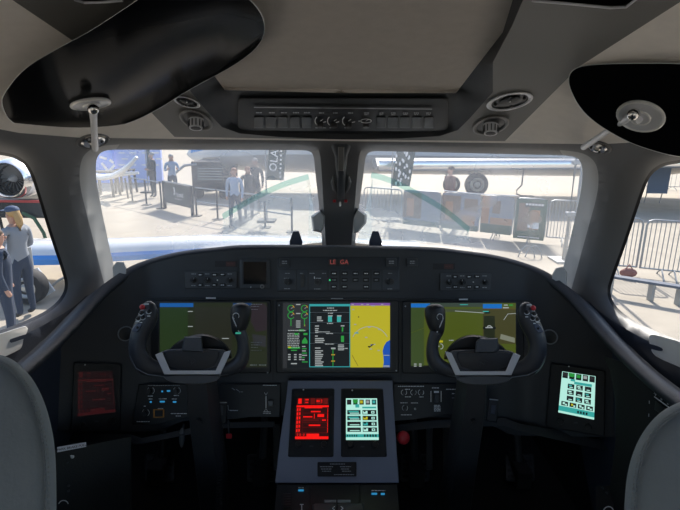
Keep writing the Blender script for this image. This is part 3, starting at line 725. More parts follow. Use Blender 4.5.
def draw_mint(R_):
    R_(0, 0, 1, 1, WC, .0111)
    cols = (M['button'], GR, GR, BK, TL)
    for k in range(5): R_(.03+k*.2, .03, .17+k*.2, .15, BK, .0112); R_(.05+k*.2, .05, .14+k*.2, .12, [GY, GR, YE, WH, TL][k], .0113)
    R_(.22, .02, .38, .09, GR); R_(.3, .14, .42, .22, TL); R_(.52, .2, .96, .24, TL)
    for r in range(4):
        v = .28+r*.14; R_(.04, v, .46, v+.105, BK); R_(.52, v, .96, v+.105, BK)
        R_(.08, v+.02, .4, v+.055, TL if r < 2 else GY, .0119); R_(.12, v+.065, .42, v+.085, WC, .0119)
        R_(.54, v+.02, .68, v+.09, [WC, YE, TL, WC][r], .0119); R_(.8, v+.025, .9, v+.085, WC, .0119); R_(.83, v+.04, .87, v+.07, BK, .012); R_(.56, v+.02, .62, v+.05, BK, .012)
    R_(0, .86, 1, .935, TL, .0112)
    for k in range(5): R_(.03+k*.07, .87, .065+k*.07, .92, BK)
    for k in range(5): R_(.55+k*.085, .865, .6+k*.085, .925, BK)
def draw_icons(R_):
    R_(0, 0, 1, 1, WC, .0111)
    for k in range(5): R_(.02+k*.2, .01, .18+k*.2, .15, BK, .0112); R_(.04+k*.2, .03, .15+k*.2, .1, [GY, GR, GR, WH, GY][k], .0113)
    R_(.2, .01, .38, .08, GR); R_(.27, .15, .4, .2, TL); R_(.38, .2, .9, .26, TL, .0112)
    for r in range(3):
        for c_ in range(3):
            a = .2+c_*.25; b = .27+r*.145; R_(a, b, a+.19, b+.11, BK); R_(a+.03, b+.02, a+.12, b+.055, [TL, WC, GY][(r+c_) % 3], .0119); R_(a+.05, b+.07, a+.15, b+.09, WC, .0119)
    for c_ in range(4):
        a = .06+c_*.235; R_(a, .71, a+.19, .81, BK); R_(a+.04, .73, a+.1, .78, [WC, YE, WC, WC][c_], .0119); R_(a+.11, .76, a+.16, .8, WC, .0119)
    R_(0, .83, 1, .95, TL, .0112)
    for k in range(4): R_(.52+k*.08, .87, .57+k*.08, .93, BK)
def sideplane(u0, u1): return Plane(VP(*tov(u0, 390), dpan(tov(u0, 390)[0])-.004), VP(*tov(u1, 390), dpan(tov(u1, 390)[0])-.004), VP(*tov(u0, 330), dpan(tov(u0, 330)[0])-.004))
PSL = sideplane(80, 120); PSR = sideplane(556, 600)
touch_unit('left outboard touch controller with a very dim dark red screen', PSL, [(74, 362), (122, 364), (121, 430), (71, 432)], [(78, 371), (113, 371), (116, 412), (78, 416.5)], 'outboard touch controllers',
  draw=lambda R_: draw_red(R_, emit('px_faint_red', (.038, .005, .006)), emit('px_fainter_red', (.012, .003, .004)), emit('px_black_red', (.009, .003, .004))))
touch_unit('right outboard touch controller with a bright mint screen of small icons', PSR, [(551, 363), (606, 371), (605, 437), (546, 427)], [(562.5, 371.5), (596, 376.5), (594.5, 420), (558.5, 412.5)], 'outboard touch controllers', draw=draw_icons)

# pedestal ----------------------------------------------------------------
ped = thing('centre_pedestal', Vector((0, 1.2, 1.5)), 'centre pedestal with a sloping blue grey metal plate between the seats', 'pedestal')
PT = Plane(Q(283, 381, 1.345), Q(393, 381, 1.345), Q(337, 483, 1.19))
mb = MB(); pl = [(288, 380.5), (392.5, 380.5), (393.5, 400), (396, 440), (399, 483), (275, 483), (280, 440), (286, 400)]
top = [PT.pt(*p, .004) for p in pl]; top2 = [PT.pt(*p, .006) for p in inset(pl, .8)]; low = [PT.pt(*p, -.03) for p in pl]
mb.loops([low, top, top2], M['alu'], True, True, True); mb.build('faceplate', ped)
mb = MB()
b0 = [PT.pt(290, 381, -.02), PT.pt(391, 381, -.02), PT.pt(396.5, 482, -.02), PT.pt(277.5, 482, -.02)]
mb.prism([Vector((p.x*.97, p.y+(.12 if i < 2 else .06), 1.5)) for i, p in enumerate(b0)], b0, M['dark']); mb.build('body', ped)
mb = MB(); PT.rect(mb, 317.5, 462, 356.5, 476.5, .006, .0085, M['bezel'], r=1, c=.4)
for (u, v, l) in ((330, 463.6, 15), (320, 466.3, 13), (340, 466.3, 11), (321, 468.6, 11), (341, 468.6, 8), (322, 470.8, 9), (342, 470.8, 9), (334, 474.2, 20)): PT.words(mb, u, v, l, .8, .0092, M['dimink'])
tag(mb.build('placard', ped), label='black placard with tiny grey lettering')
t1 = touch_unit('pedestal touch controller with the bright red screen', PT, [(292, 388.5), (334.5, 388.5), (333.5, 457), (288, 457)], [(297, 397.8), (328.8, 397.8), (328.3, 439.5), (295, 439.5)], 'pedestal touch controllers', draw=draw_red)
t2 = touch_unit('pedestal touch controller with the mint white screen, right of the red one', PT, [(341, 388.5), (383, 388.5), (387, 457), (341, 457)], [(346, 398.4), (377, 398.4), (378.8, 440), (346, 440)], 'pedestal touch controllers', draw=draw_mint)
# throttle quadrant
t = thing('throttle_quadrant', Vector((0, 1.02, 1.5)), 'black throttle quadrant at the bottom centre, below the blue grey plate', 'throttle quadrant')
PQ = Plane(Q(277, 484, 1.185), Q(397, 484, 1.185), Q(337, 515, 1.06))
mb = MB(); pl = [(277, 484.5), (397, 484.5), (402, 540), (272, 540)]
mb.prism([Vector((p.x, p.y, 1.5)) for p in [PQ.pt(*q) for q in pl]], [PQ.pt(*q) for q in pl], M['bezel'])
for u in (311, 360): PQ.rect(mb, u-.4, 486, u+.4, 530, 0, .002, M['button'])
mb.build('housing', t)
mb = MB(); 
for (u, v, l) in ((298.3, 489.3, 5.4), (371.5, 492.8, 5.6), (380.8, 493, 4)): PQ.flat(mb, u, v, u+l, v+2, .0012, SB)
tag(mb.build('lit_legend', t), label='bright blue lit legends')
mb = MB(); PQ.words(mb, 298.5, 487.2, 5, .9, .0012, M['ink']); PQ.words(mb, 371.5, 490.2, 14, .9, .0012, M['ink']); PQ.flat(mb, 299.8, 504, 303.6, 504.8, .0012, M['ink']); PQ.flat(mb, 301.3, 505, 302.2, 512, .0012, M['ink']); mb.build('lettering', t)
for s_, u0, u1 in ((0, 312.5, 336.2), (1, 337, 364)):
    b = MB(); PQ.poly(b, [(u0, 505), (u0+3, 503.5), (u1-1, 503.5), (u1, 505), (u1, 522), (u0, 522)], .03, .055, M['fascia'], c=1.2)
    PQ.rect(b, u0+9*(1-s_)+2, 518, u0+9*(1-s_)+8, 534, -.01, .035, M['dark'])
    c_ = (333.5 if s_ == 0 else 342); PQ.line(b, [(c_+(1 if s_ == 0 else -1), 506.5), (c_-(1 if s_ == 0 else -1), 508.3), (c_+(1 if s_ == 0 else -1), 510)], .4, .0555, M['ink']); lv = b.build('throttle_lever', t)
    b = MB(); a0, a1 = ((324, 336.3), (337.2, 350.5))[s_]; PQ.rect(b, a0, 499.8, a1, 503, .02, .045, mat('lever_cap', (.17, .19, .21), .45), r=.6, c=.4); b.build('lever_cap', lv)
b = MB()
k = PQ.k(287, 500)
for i in range(9): PQ.rect(b, 282.5, 493+i*2.6, 291, 495+i*2.6, .004, .022-abs(i-4)*.002, M['button'], r=.5)
b.build('trim_wheel', t)
# ------------------------------------------------------------------ control wheels
def wheel(label, cu, mir, v0=0):
    """drawn in the left wheel's photo px, mirrored when mir; the buttons sit on the outboard horn"""
    s = -1 if mir else 1
    dep = 1.13
    PW = Plane(VP(340, 340, dep), VP(240, 340, dep), VP(340, 240, dep+.012))
    def U(u): return cu + s*(u-195)
    t = thing('control_wheel', PW.pt(U(195), 385+v0), label, 'control wheel', 'two control wheels')
    pt = lambda u, v, h=0: PW.pt(U(u), v+v0, h)
    k = PW.k(cu, 340)
    def sweep(path, m_, n=14, name='grip', capr=True):
        # path: (u, v, h, halfwidth px, halfthick m)
        pp = catmull(path, 5); Ls = []
        for i, p in enumerate(pp):
            a = pp[max(i-1, 0)]; b = pp[min(i+1, len(pp)-1)]; tx, ty_ = b[0]-a[0], b[1]-a[1]; l = math.hypot(tx, ty_)+1e-6; nx, ny = -ty_/l, tx/l
            Ls.append([pt(p[0]+nx*p[3]*math.cos(2*math.pi*j/n), p[1]+ny*p[3]*math.cos(2*math.pi*j/n), p[2]+p[4]*math.sin(2*math.pi*j/n)) for j in range(n)])
        mb = MB(); mb.loops(Ls, m_, True, True, True); return mb
    # outboard grip (left in the photo) and its horn
    g = sweep([(182, 371.5, 0, 5, .012), (172, 371, .002, 6, .014), (158, 369, .004, 7.5, .016), (146, 365, .006, 10, .018), (139, 355, .008, 9.5, .018), (138, 343, .009, 9, .018), (141, 332, .010, 9.5, .018), (146, 322, .011, 10, .018), (149, 314, .011, 9.5, .017), (149.5, 308, .01, 8, .016), (149.5, 303.5, .01, 5.5, .012), (149.5, 301, .01, 1.5, .005)], M['yoke'])
    og = g.build('outboard_grip', t, sharp=70)
    g = sweep([(206, 371.5, 0, 5, .012), (216, 371, .002, 6, .014), (230, 368.5, .004, 7, .016), (240, 362, .006, 7.5, .017), (243.5, 352, .008, 6.5, .017), (243, 341, .009, 6, .017), (240, 332, .010, 6.5, .017), (238, 325, .011, 7, .017)], M['yoke'])
    ig = g.build('inboard_grip', t, sharp=70)
    g = sweep([(240, 334, .008, 6, .012), (239, 329, .012, 7.5, .019), (240, 321, .014, 9.5, .021), (241, 313, .015, 10.5, .021), (241, 307, .015, 9.5, .019), (241, 304, .014, 6, .013), (241, 302.8, .013, 2, .005)], M['bezel'])
    th_ = g.build('trigger_horn', t, sharp=70)
    # stitching seams
    b = MB(); b.tube([pt(u, v, h) for u, v, h in ((131.5, 332, .016), (130.2, 345, .016), (131, 357, .016), (136, 368, .018), (148, 374.3, .016), (164, 376.4, .012), (178, 376.4, .01))], .0011, M['stitch'], 5); tag(b.build('seam', og), label='pale stitching along the grip'); b = MB()
    b.tube([pt(u, v, h) for u, v, h in ((213, 376.4, .01), (228, 374, .013), (240, 369, .016), (246.5, 360, .016), (247.6, 350, .018), (246.5, 336, .018))], .0011, M['stitch'], 5); tag(b.build('seam', ig), label='pale stitching along the grip')
    b = MB(); b.tube([pt(232.6, 317, .031), pt(236, 325, .031), pt(239, 331.5, .027)], .0013, M['silver'], 6); b.build('edge_trim', th_)
    b = MB()
    a = [pt(236, 316, .036)+(PW.X*math.cos(x)+PW.Y*math.sin(x))*.0068 for x in np.linspace(-.6, 4.2, 12)]; b.tube(a, .0007, M['ink'], 5); b.ell(pt(236.5, 316, .035), (.004, .004, .004), M['unit'], X=PW.X, Y=PW.Y, Z=PW.n); b.build('hat_switch', th_)
    b = MB(); q = rrect(235.5, 332.2, 241, 334, .4)
    b.prism([pt(x, y, .020) for x, y in q], [pt(x, y, .0285) for x, y in q], emit('led_teal', (.05, .5, .35), .8) if not mir else M['unit']); b.build('mode_light', th_)
    # horn buttons
    b = MB(); b.ell(pt(142.5, 307, .027), (.0060, .0060, .005), M['red'], X=PW.X, Y=PW.Y, Z=PW.n); tag(b.build('red_button', og), label='red disconnect button')
    for (u, v) in ((141.5, 312.5), (149, 311), (138.5, 318), (143, 317)):
        b = MB(); b.ell(pt(u, v, .027), (.0048, .0048, .004), M['knob'], X=PW.X, Y=PW.Y, Z=PW.n, n=12, k=6)
        a = [pt(u, v, .030)+(PW.X*math.cos(x)*s+PW.Y*math.sin(x))*.0062 for x in np.linspace(3.4, 5.9, 7)]; b.tube(a, .0007, M['ink'], 5); b.build('horn_switch', og)
    b = MB(); 
    for (u, v, w_) in ((144, 303.5, 5), (147.5, 315.5, 3), (136, 321, 3.5), (140, 322, 2.5)): b.prism([pt(u, v, .026), pt(u+w_, v, .026), pt(u+w_, v+.9, .026), pt(u, v+.9, .026)], [pt(u, v, .0305), pt(u+w_, v, .0305), pt(u+w_, v+.9, .0305), pt(u, v+.9, .0305)], M['ink'])
    b.build('horn_lettering', og)
    b = MB(); q = [(132.5, 329), (136, 323.5), (143, 322), (141, 328), (137, 333), (132, 331)]; q = smooth_poly(q, 2)
    b.loops([[pt(x, y, .018) for x, y in q], [pt(x, y, .0285) for x, y in q], [pt(x, y, .0305) for x, y in inset(q, 1)]], mat('thumb_pad', (.09, .11, .16), .4), True, True, True); b.ell(pt(137.5, 327.5, .031), (.003, .003, .003), M['bezel'], X=PW.X, Y=PW.Y, Z=PW.n, n=10, k=6); b.build('thumb_rest', og)
    # hub
    def slab(name, poly, h0, h1, m_, c=.8, lab=None):
        b = MB(); a = [pt(x, y, h0) for x, y in poly]; q = [pt(x, y, h1-(h1-h0)*.25) for x, y in poly]; r_ = [pt(x, y, h1) for x, y in inset(poly, c)]
        b.loops([a, q, r_], m_, True, True, True); o = b.build(name, t); 
        if lab: tag(o, label=lab)
        return o
    slab('hub_cover', smooth_poly([(158, 366), (160, 352), (170, 348.5), (222, 348.5), (228, 352), (226, 366), (219, 376), (168, 376)], 1), -.01, .012, M['yokep'], 1)
    hp = slab('hub_pad', smooth_poly([(163.5, 353), (168, 350.5), (216, 350.5), (220.5, 353), (213, 369.5), (171, 369.5)], 1), .010, .019, mat('hub_pad_black', (.026, .029, .034), .5), 1.4)
    slab('silver_bracket', [(155.3, 354.5), (162, 351.8), (170, 370.8), (216, 370.8), (224.5, 352), (231, 350), (230, 354), (220.5, 374.5), (164.5, 374.5)], .006, .022, M['silver'], .5, 'bright satin silver bracket')
    slab('hub_chin', smooth_poly([(162.5, 374.5), (221, 374.5), (218.5, 380), (211, 383), (200, 384.4), (182, 384), (171, 382), (165.5, 379)], 1), -.012, .016, M['yokep'], 1)
    top = [(184.5, 336.5), (202, 336.5), (203.5, 352.5), (181.5, 351)] if not mir else [(178, 337), (196, 337), (200, 341), (201, 352), (181, 352), (177, 348)]
    slab('column_head', top, -.005, .03, M['yokep'], 1.2)
    b = MB()   # soft emblem on the pad: an open wing-like mark
    for q in (((188, 361), (191, 358.5), (191.5, 364)), ((191.5, 364), (195.5, 361), (196, 365.5)), ((194, 358.5), (197, 361.5))): b.tube([pt(x, y, .0195) for x, y in q], .0009, M['unit'], 5)
    b.build('emblem', hp)
    # dark shroud behind and above hub
    b = MB(); c0 = pt(200 if not mir else 200, 352, -.05)
    sh = [(165, 356), (171, 347), (181, 339.5), (194, 334.5), (206, 333.5), (217, 337), (226, 344), (232, 353), (232, 360), (165, 360)]; sh = smooth_poly(sh, 1)
    b.loops([[pt(x, y, -.05) for x, y in sh], [pt(x, y, -.02) for x, y in sh], [pt(x, y, -.012) for x, y in inset(sh, 2)]], M['button'], True, True, True); b.build('shroud', t)
    # column: from hub down to floor
    b = MB(); Ls = []
    ca = pt(201 if not mir else 203, 378, -.02); X = Vector((1, 0, 0))
    for (dz, hw, th_, dy) in ((.02, .026, .03, .0), (-.04, .029, .035, .0), (-.12, .030, .036, .01), (-.35, .033, .038, .05), (-.60, .036, .04, .08)):
        c = Vector((ca.x, ca.y+dy, max(1.5, ca.z+dz)))
        q = []
        for (sx, sy) in ((-1, -.6), (-.8, -1), (.8, -1), (1, -.6), (1, 1), (-1, 1)): q.append(c+Vector((sx*hw, sy*th_, 0)))
        Ls.append(q)
    b.loops(Ls, mat('column_black', (.020, .023, .028), .55), True, True, True); cl_ = b.build('column', t)
    b = MB(); c = Vector((ca.x, ca.y-.03, ca.z-.09)); b.cyl(c, c-Vector((0, .008, 0)), .006, .005, M['knob'], 12); b.build('column_bolt', cl_)
    return t
wheel('left control wheel, its button horn on the left, before the dark green screen', 195, False)
wheel('right control wheel, its button horn on the right, before the olive green screen', 481, True, 1)

# dark ring (air outlet) beside each outboard horn
for u, v, nm in ((126, 333.5, 'left'), (550, 337, 'right')):
    P_ = PSL if u < 300 else PSR
    t = thing('panel_vent', P_.pt(u, v+8), 'round dark air outlet in the panel beside the %s control wheel' % nm, 'air vent', 'panel air outlets')
    mb = MB(); P_.ring(mb, u, v, 7.5, .7, .004, M['stitch']); mb.build('ring', t)
    mb = MB(); P_.disc(mb, u, v, 6.6, 0, .003, M['button']); mb.build('nozzle', t)
# ------------------------------------------------------------------ cockpit fittings
def offs(u, v, back=.0, V=False):
    a, b = (u, v) if V else tov(u, v); return VP(a, b, float(shell_d([a], [b])[0])-back)
def surf_frame(u, v, e=3):
    """frame on the lining: point, right, up, normal towards the camera"""
    p = offs(u, v); x = (offs(u+e, v)-offs(u-e, v)).normalized(); y = (offs(u, v-e)-offs(u, v+e)).normalized(); n = x.cross(y).normalized()
    if n.dot(EYE-p) < 0: n = -n
    return p, x, y, n
def lining_plane(u, v, e=4):
    return Plane(offs(u, v), offs(u+e, v), offs(u, v-e))
# overhead switch panel
OP = Plane(VP(*tov(260, 98), float(shell_d([tov(260, 98)[0]], [tov(260, 98)[1]])[0])+.026), VP(*tov(420, 98), float(shell_d([tov(420, 98)[0]], [tov(420, 98)[1]])[0])+.026), VP(*tov(340, 130), float(shell_d([340], [130])[0])+.026))
t = thing('overhead_panel', OP.pt(342, 133), 'long black overhead switch panel with a row of knobs and white markings, above the windshields', 'overhead panel')
mb = MB(); OP.poly(mb, rrect(238, 98, 448, 131, 5, 6), 0, .005, M['ohead'], c=1); mb.build('faceplate', t)
mb = MB(); OP.poly(mb, [(254, 107), (432, 108.6), (432, 109.5), (254, 107.9)], .007, .0085, mat('strip_grey', (.22, .225, .23), .4)); mb.build('light_strip', t)
mb = MB()
for i, u in enumerate((256, 269, 281, 293, 304)): OP.words(mb, u, 112.3, 6, 1.0, .0076, M['dimink'])
for i, u in enumerate((319, 333, 348, 364, 379, 391, 403, 414, 426)): OP.words(mb, u, 112.5, 5, 1.0, .0076, M['dimink']); OP.words(mb, u+.3, 114.3, 4, .8, .0076, M['dimink']) if i > 2 else None
for (u) in (317, 324, 331, 346, 365): OP.words(mb, u-1.5, 127.4, 3.5, .9, .0076, M['dimink'])
for (u) in (320, 332.5, 347.5): OP.arc(mb, u, 121, 5.0, .45, .0078, M['ink'], 130, 235, 6)
OP.ring(mb, 366, 121, 5.2, .35, .0078, M['ink']); OP.words(mb, 358.5, 120.6, 2, 1, .0078, M['ink'])
for (u) in (323, 336, 352): OP.line(mb, [(u, 122.5), (u+3, 121.8)], .35, .0078, M['ink'])
mb.build('lettering', t)
for u in (320.5, 334, 348.5, 366):
    b = MB(); OP.disc(b, u, 121, 3.3, .007, .017, M['knob']); OP.line(b, [(u, 121), (u+2.4, 119.5)], .3, .0175, M['ink']); b.build('knob', t)
for u in (259, 271, 283, 295, 307, 381, 393, 405, 417, 429):
    b = MB(); OP.rect(b, u-4.8, 117, u+4.8, 128, .004, .0072, M['bezel'], r=.8, c=.3); b.build('switch', t)

# side pieces: eyeball air outlets and reading lamps in the rails
def outlet(u, v, du, dv, ang, label, nozzle=True):
    p, x, y, n = surf_frame(u, v); k = (offs(u+1, v)-offs(u-1, v)).length/2; k = (p-EYE).dot(FV_)/FPX
    t = thing('air_outlet' if nozzle else 'reading_lamp', p, label, 'air vent' if nozzle else 'reading lamp', 'eyeball air outlets in the overhead rails' if nozzle else 'oval lamps in the overhead rails')
    a = math.radians(ang); X = (x-n*x.dot(n)).normalized(); Y = n.cross(X)
    # ellipse in the photo projected on the lining
    pl = Plane(p, p+X, p+Y)
    def el(su, sv, h, n_=28): return [pl.pt(u+su*math.cos(q)*math.cos(a)+sv*math.sin(q)*math.sin(a), v-su*math.cos(q)*math.sin(a)+sv*math.sin(q)*math.cos(a), h) for q in np.linspace(0, 2*math.pi, n_, endpoint=False)]
    mb = MB(); mb.loops([el(du, dv, -.012), el(du, dv, .003), el(du*.93, dv*.9, .005), el(du*.8, dv*.75, .003), el(du*.76, dv*.7, -.01)], M['rail'] if nozzle else M['silver'], True, True, False); mb.build('ring', t)
    mb = MB(); mb.loops([el(du*.78, dv*.74, -.014), el(du*.78, dv*.74, .0015)], M['button'], True, True, True); mb.build('well', t)
    if nozzle:
        mb = MB(); s_ = -1 if u < 340 else 1
        c = pl.pt(u, v, .004); tilt = (n+Vector((0, -.3, -.6))).normalized()
        mb.cyl(c-tilt*.006, c+tilt*.020, .0175, .0155, M['silver'], 22); mb.cyl(c+tilt*.020, c+tilt*.0202, .012, .011, M['button'], 18)
        for q in range(12):
            w_ = tilt.orthogonal().normalized(); z = tilt.cross(w_); dd_ = w_*math.cos(q*math.pi/6)+z*math.sin(q*math.pi/6); mb.box(c+tilt*.010+dd_*.0172, (.002, .002, .016), M['unit'], w_, z, tilt)
        mb.build('nozzle', t)
    else:
        mb = MB(); mb.loops([el(du*.45, dv*.45, 0), el(du*.45, dv*.45, .004), el(du*.3, dv*.3, .005)], M['bezel'], True, True, True)
        for q in range(4): e_ = el(du*.62, dv*.55, .003, 4)[q]; mb.ell(e_, (.004, .004, .003), M['knob'], 10, 6)
        mb.ell(pl.pt(u, v, .006), (.0018, .0018, .0018), M['white'], 8, 6); mb.build('lamp', t)
outlet(196, 120.5, 18, 9, -22, 'round air outlet in the left overhead rail beside the switch panel')
outlet(491, 125.5, 19, 9, 14, 'round air outlet in the right overhead rail beside the switch panel')
outlet(187, 102.5, 14, 5, -16, 'narrow oval lamp half behind the left sun visor', False)
outlet(510, 101.5, 24, 8.5, 12, 'wide oval lamp in the right overhead rail, above the air outlet', False)
# ceiling hatch edges at the very top
for (pl_, lab) in (([(68, -12), (74, 1), (84, 4.5), (104, 4), (124, 2), (130, -12)], 'dark rimmed overhead pocket at the top edge, above the left sun visor'), ([(520, -12), (530, 1), (570, 5), (612, 10), (628, 9), (642, -4), (644, -14)], 'dark rimmed overhead pocket at the top edge, right of centre')):
    c = (sum(p[0] for p in pl_)/len(pl_), sum(p[1] for p in pl_)/len(pl_)); Lp = lining_plane(*c)
    t = thing('ceiling_pocket', Lp.pt(*c), lab, 'overhead pocket', 'overhead pockets')
    mb = MB(); q = smooth_poly(pl_, 2); mb.loops([[Lp.pt(*p, -.004) for p in q], [Lp.pt(*p, .012) for p in q], [Lp.pt(*p, .014) for p in inset(q, 3)], [Lp.pt(*p, .004) for p in inset(q, 6)]], M['bezel'], True, True, True); mb.build('rim', t)
    mb = MB(); e = [p for p in pl_ if p[1] > -5]; mb.tube([Lp.pt(p[0]*.96+c[0]*.04, p[1]*.8-.5, .0145) for p in e], .0016, M['silver'], 6); mb.build('edge_trim', t)

# sun visors
def visor(label, outline, plane, disc_uv, disc_r, tip, base, mount_r, arm_r):
    t = thing('sun_visor', plane.pt(*disc_uv), label, 'sun visor', 'black sun visors')
    q = smooth_poly(outline, 2)
    mb = MB(); a = [plane.pt(*p, -.002) for p in q]; b = [plane.pt(*p, .002) for p in q]
    mb.prism(a, b, M['visor']); tp = mb.build('tinted_plate', t)
    mb = MB(); n = len(q); mb.loops([[plane.pt(*p, h) for p in z] for z, h in ((q, -.0026), (inset(q, -.8), -.0022), (inset(q, -.8), .0022), (q, .0026))], M['edge'], True); mb.build('edge', tp)
    c = plane.pt(*disc_uv, .004); n_ = plane.n; 
    mb = MB(); P = lambda r, h: [c+n_*h+(plane.X*math.cos(x)+plane.Y*math.sin(x))*r for x in np.linspace(0, 2*math.pi, 28, endpoint=False)]
    mb.loops([P(disc_r, -.002), P(disc_r, .001), P(disc_r*.88, .003), P(disc_r*.8, .0018), P(disc_r*.45, .002), P(disc_r*.4, .005), P(disc_r*.1, .006)], M['silver'], True, True, True); cd_ = mb.build('clamp_disc', t); mb = MB(); mb.torus(c+n_*.001, disc_r*.96, .0028, M['rimw'], plane.X, plane.Y); mb.torus(c+n_*.004, disc_r*.42, .002, M['rimw'], plane.X, plane.Y); mb.build('rim', cd_)
    mb = MB(); c2 = plane.pt(*tip, .020); e = Vector(base)
    mb.ell(c2, (.010, .010, .010), M['chrome']); mb.tube([c+n_*.008, c2, c2+(e-c2)*.3, c2+(e-c2)*.7, e], [arm_r*1.2, arm_r*1.15, arm_r, arm_r*1.05, arm_r*1.15], M['silver'], 12); mb.build('arm', t)
    return t
def headmount(u, v, label, r):
    p, x, y, n = surf_frame(u, v); k = (p-EYE).dot(FV_)/FPX
    t = thing('visor_mount', p, label, 'visor mount', 'visor arm mounts on the header')
    X = (x-n*x.dot(n)).normalized(); Y = n.cross(X); P = lambda r_, h, sy=.72: [p+n*h+(X*math.cos(q)+Y*math.sin(q)*sy)*r_*k for q in np.linspace(0, 2*math.pi, 26, endpoint=False)]
    mb = MB(); mb.loops([P(r*1.45, -.01), P(r*1.45, .001), P(r*1.3, .004), P(r*1.05, -.002)], M['pillar'], True, True, True); mb.build('base_ring', t)
    mb = MB(); mb.loops([P(r, -.005), P(r, .004), P(r*.85, .0075), P(r*.35, .007), P(r*.3, .012), P(r*.1, .013)], M['chrome'], True, True, True)
    mb.build('plate', t)
    for q in range(3):
        b = MB(); a = 2.1*q+.5; b.ell(p+n*.0075+(X*math.cos(a)+Y*math.sin(a)*.72)*r*k*.65, (.003, .003, .003), M['knob'], 8, 6); b.build('screw', t)
    return p+n*.016
bl_ = headmount(93, 141, 'chrome swivel mount of the left sun visor, on the dark header', 12.5)
br_ = headmount(599, 146.5, 'chrome swivel mount of the right sun visor, on the dark header', 10)
VL = Plane(Q(91, 104, .92), Q(20, 110, .86), Q(240, 40, .76))
visor('large black tinted sun visor at the upper left', [(3, 107), (3, 96), (24, 69), (60, 48), (87, 34), (115, 16), (150, -8), (190, -24), (232, -14), (257, 6), (266, 26), (260, 46), (234, 66), (190, 89), (159, 109), (131, 123), (99, 131), (63, 134), (28, 130), (10, 121)], VL, (91, 104), .034, (93.5, 109), Q(95.5, 149, 1.13), 12, .0062)
VR = Plane(Q(640, 116, .84), Q(720, 118, .76), Q(600, 75, .81))
visor('black tinted sun visor cut by the right edge of the photo', [(569, 76), (574, 69), (588, 64.5), (640, 63), (690, 63.5), (722, 70), (742, 100), (735, 140), (712, 157), (680, 157), (652, 150), (627, 141), (599, 125), (581, 109), (570, 88)], VR, (641, 116), .037, (634, 114), Q(584, 147, 1.13), 10, .0060)

# centre post bracket
CP = Plane(VP(340, 150, 1.40), VP(240, 150, 1.40), VP(340, 220, 1.66))
dcp = lambda u, v: float(shell_d([tov(u, v)[0]], [tov(u, v)[1]])[0])
CP = Plane(Q(342, 150, dcp(342, 150)-.0), Q(352, 150, dcp(352, 150)), Q(342, 235, dcp(342, 235)-.0))
t = thing('compass_bracket', CP.pt(340, 200, .02), 'dark folded bracket on the centre post between the windshields', 'bracket')
mb = MB(); L = []
for (v, w_, h) in ((143, 10, .004), (148, 9.5, .012), (156, 6.5, .02), (165, 6, .022), (176, 4.5, .022), (185, 5.5, .024), (192, 4.5, .022), (199, 3.5, .014)):
    L.append([CP.pt(341-w_, v, -.01), CP.pt(341-w_, v, h*.4), CP.pt(341-w_*.55, v, h), CP.pt(341+w_*.55, v, h), CP.pt(341+w_, v, h*.4), CP.pt(341+w_, v, -.01)])
mb.loops(L, M['unit'], True, True, True); mb.build('body', t, sharp=60)
mb = MB(); CP.rect(mb, 338, 146.5, 344.2, 171, .018, .029, M['rail'], r=1, c=.6); tag(mb.build('hinge_cover', t), label='smooth grey strip')
mb = MB()
for s_ in (-1, 1):
    mb = MB(); mb.tube([CP.pt(341+s_*7.5, 176, .004), CP.pt(341+s_*8.5, 182, .012), CP.pt(341+s_*7, 188, .014), CP.pt(341+s_*4, 193, .008)], [.003, .006, .006, .003], M['pillar'], 8); mb.build('cheek', t)
for u in (334.5, 345.8):
    mb = MB(); CP.rect(mb, u-1.6, 199.6, u+1.6, 202.6, .0, .014, M['red'], r=.5, c=.3); mb.build('red_catch', t)
mb = MB(); CP.disc(mb, 340.2, 202.2, 1, 0, .016, M['white']); mb.build('white_button', t)
# handles low on both sides of the centre post
for s_, lab, pl_ in ((-1, 'left', [(311, 216), (320, 210), (325, 216), (324, 226), (321.5, 233), (313, 231)]), (1, 'right', [(366.5, 214), (358, 208.5), (354, 216), (353, 225), (353.5, 233), (358, 232.5), (366.5, 223)])):
    X0 = 342.5; q = [(-32, 212), (-24, 204), (-17, 206), (-18, 217), (-18, 236), (-24, 238), (-27, 232), (-31, 222)]

    d_ = dcp(X0+s_*20, 222); P_ = Plane(Q(X0+s_*20, 222, d_-.05), Q(X0+s_*30, 222, d_-.045), Q(X0+s_*20, 212, d_-.065))
    mb = MB(); P_.poly(mb, pl_, -.04, .01, M['reveal'], c=2)
    tag(mb.build('post_grip'), 'short grey angular grip low on the %s side of the centre post' % lab, 'grip', 'grips at the foot of the centre post')
# corner pieces at the outer foot of each windshield
for s_, lab, q in ((-1, 'left', [(113, 267), (117, 261.5), (124, 262), (127, 268), (127.5, 274), (114, 283)]), (1, 'right', [(552, 275), (556, 268), (563, 266.5), (567, 272), (567, 289), (551.5, 279)])):
    P_ = Plane(Q(q[0][0], 280, 1.345), Q(q[3][0], 280, 1.345), Q(q[0][0], 270, 1.355))
    mb = MB(); P_.poly(mb, q, -.06, .0, M['reveal'], c=1.2)
    tag(mb.build('corner_bracket'), 'light grey block at the lower outer corner of the %s windshield' % lab, 'bracket', 'corner blocks of the windshields')
# glareshield sensor posts
for u, v0, lab in ((296, 231, 'left'), (375.5, 231, 'right')):
    P_ = Plane(Q(u, 240, 1.56), Q(u+10, 240, 1.56), Q(u, 230, 1.56))
    mb = MB(); P_.poly(mb, [(u-3, v0), (u+3, v0), (u+6.5, v0+10.5), (u+6.5, v0+18), (u-6.5, v0+18), (u-6.5, v0+10.5)], -.02, .0, M['sill'], c=.4)
    tag(mb.build('defog_nozzle'), 'small dark tapered post on the glareshield in front of the %s windshield, by the centre' % lab, 'nozzle', 'tapered posts on the glareshield')

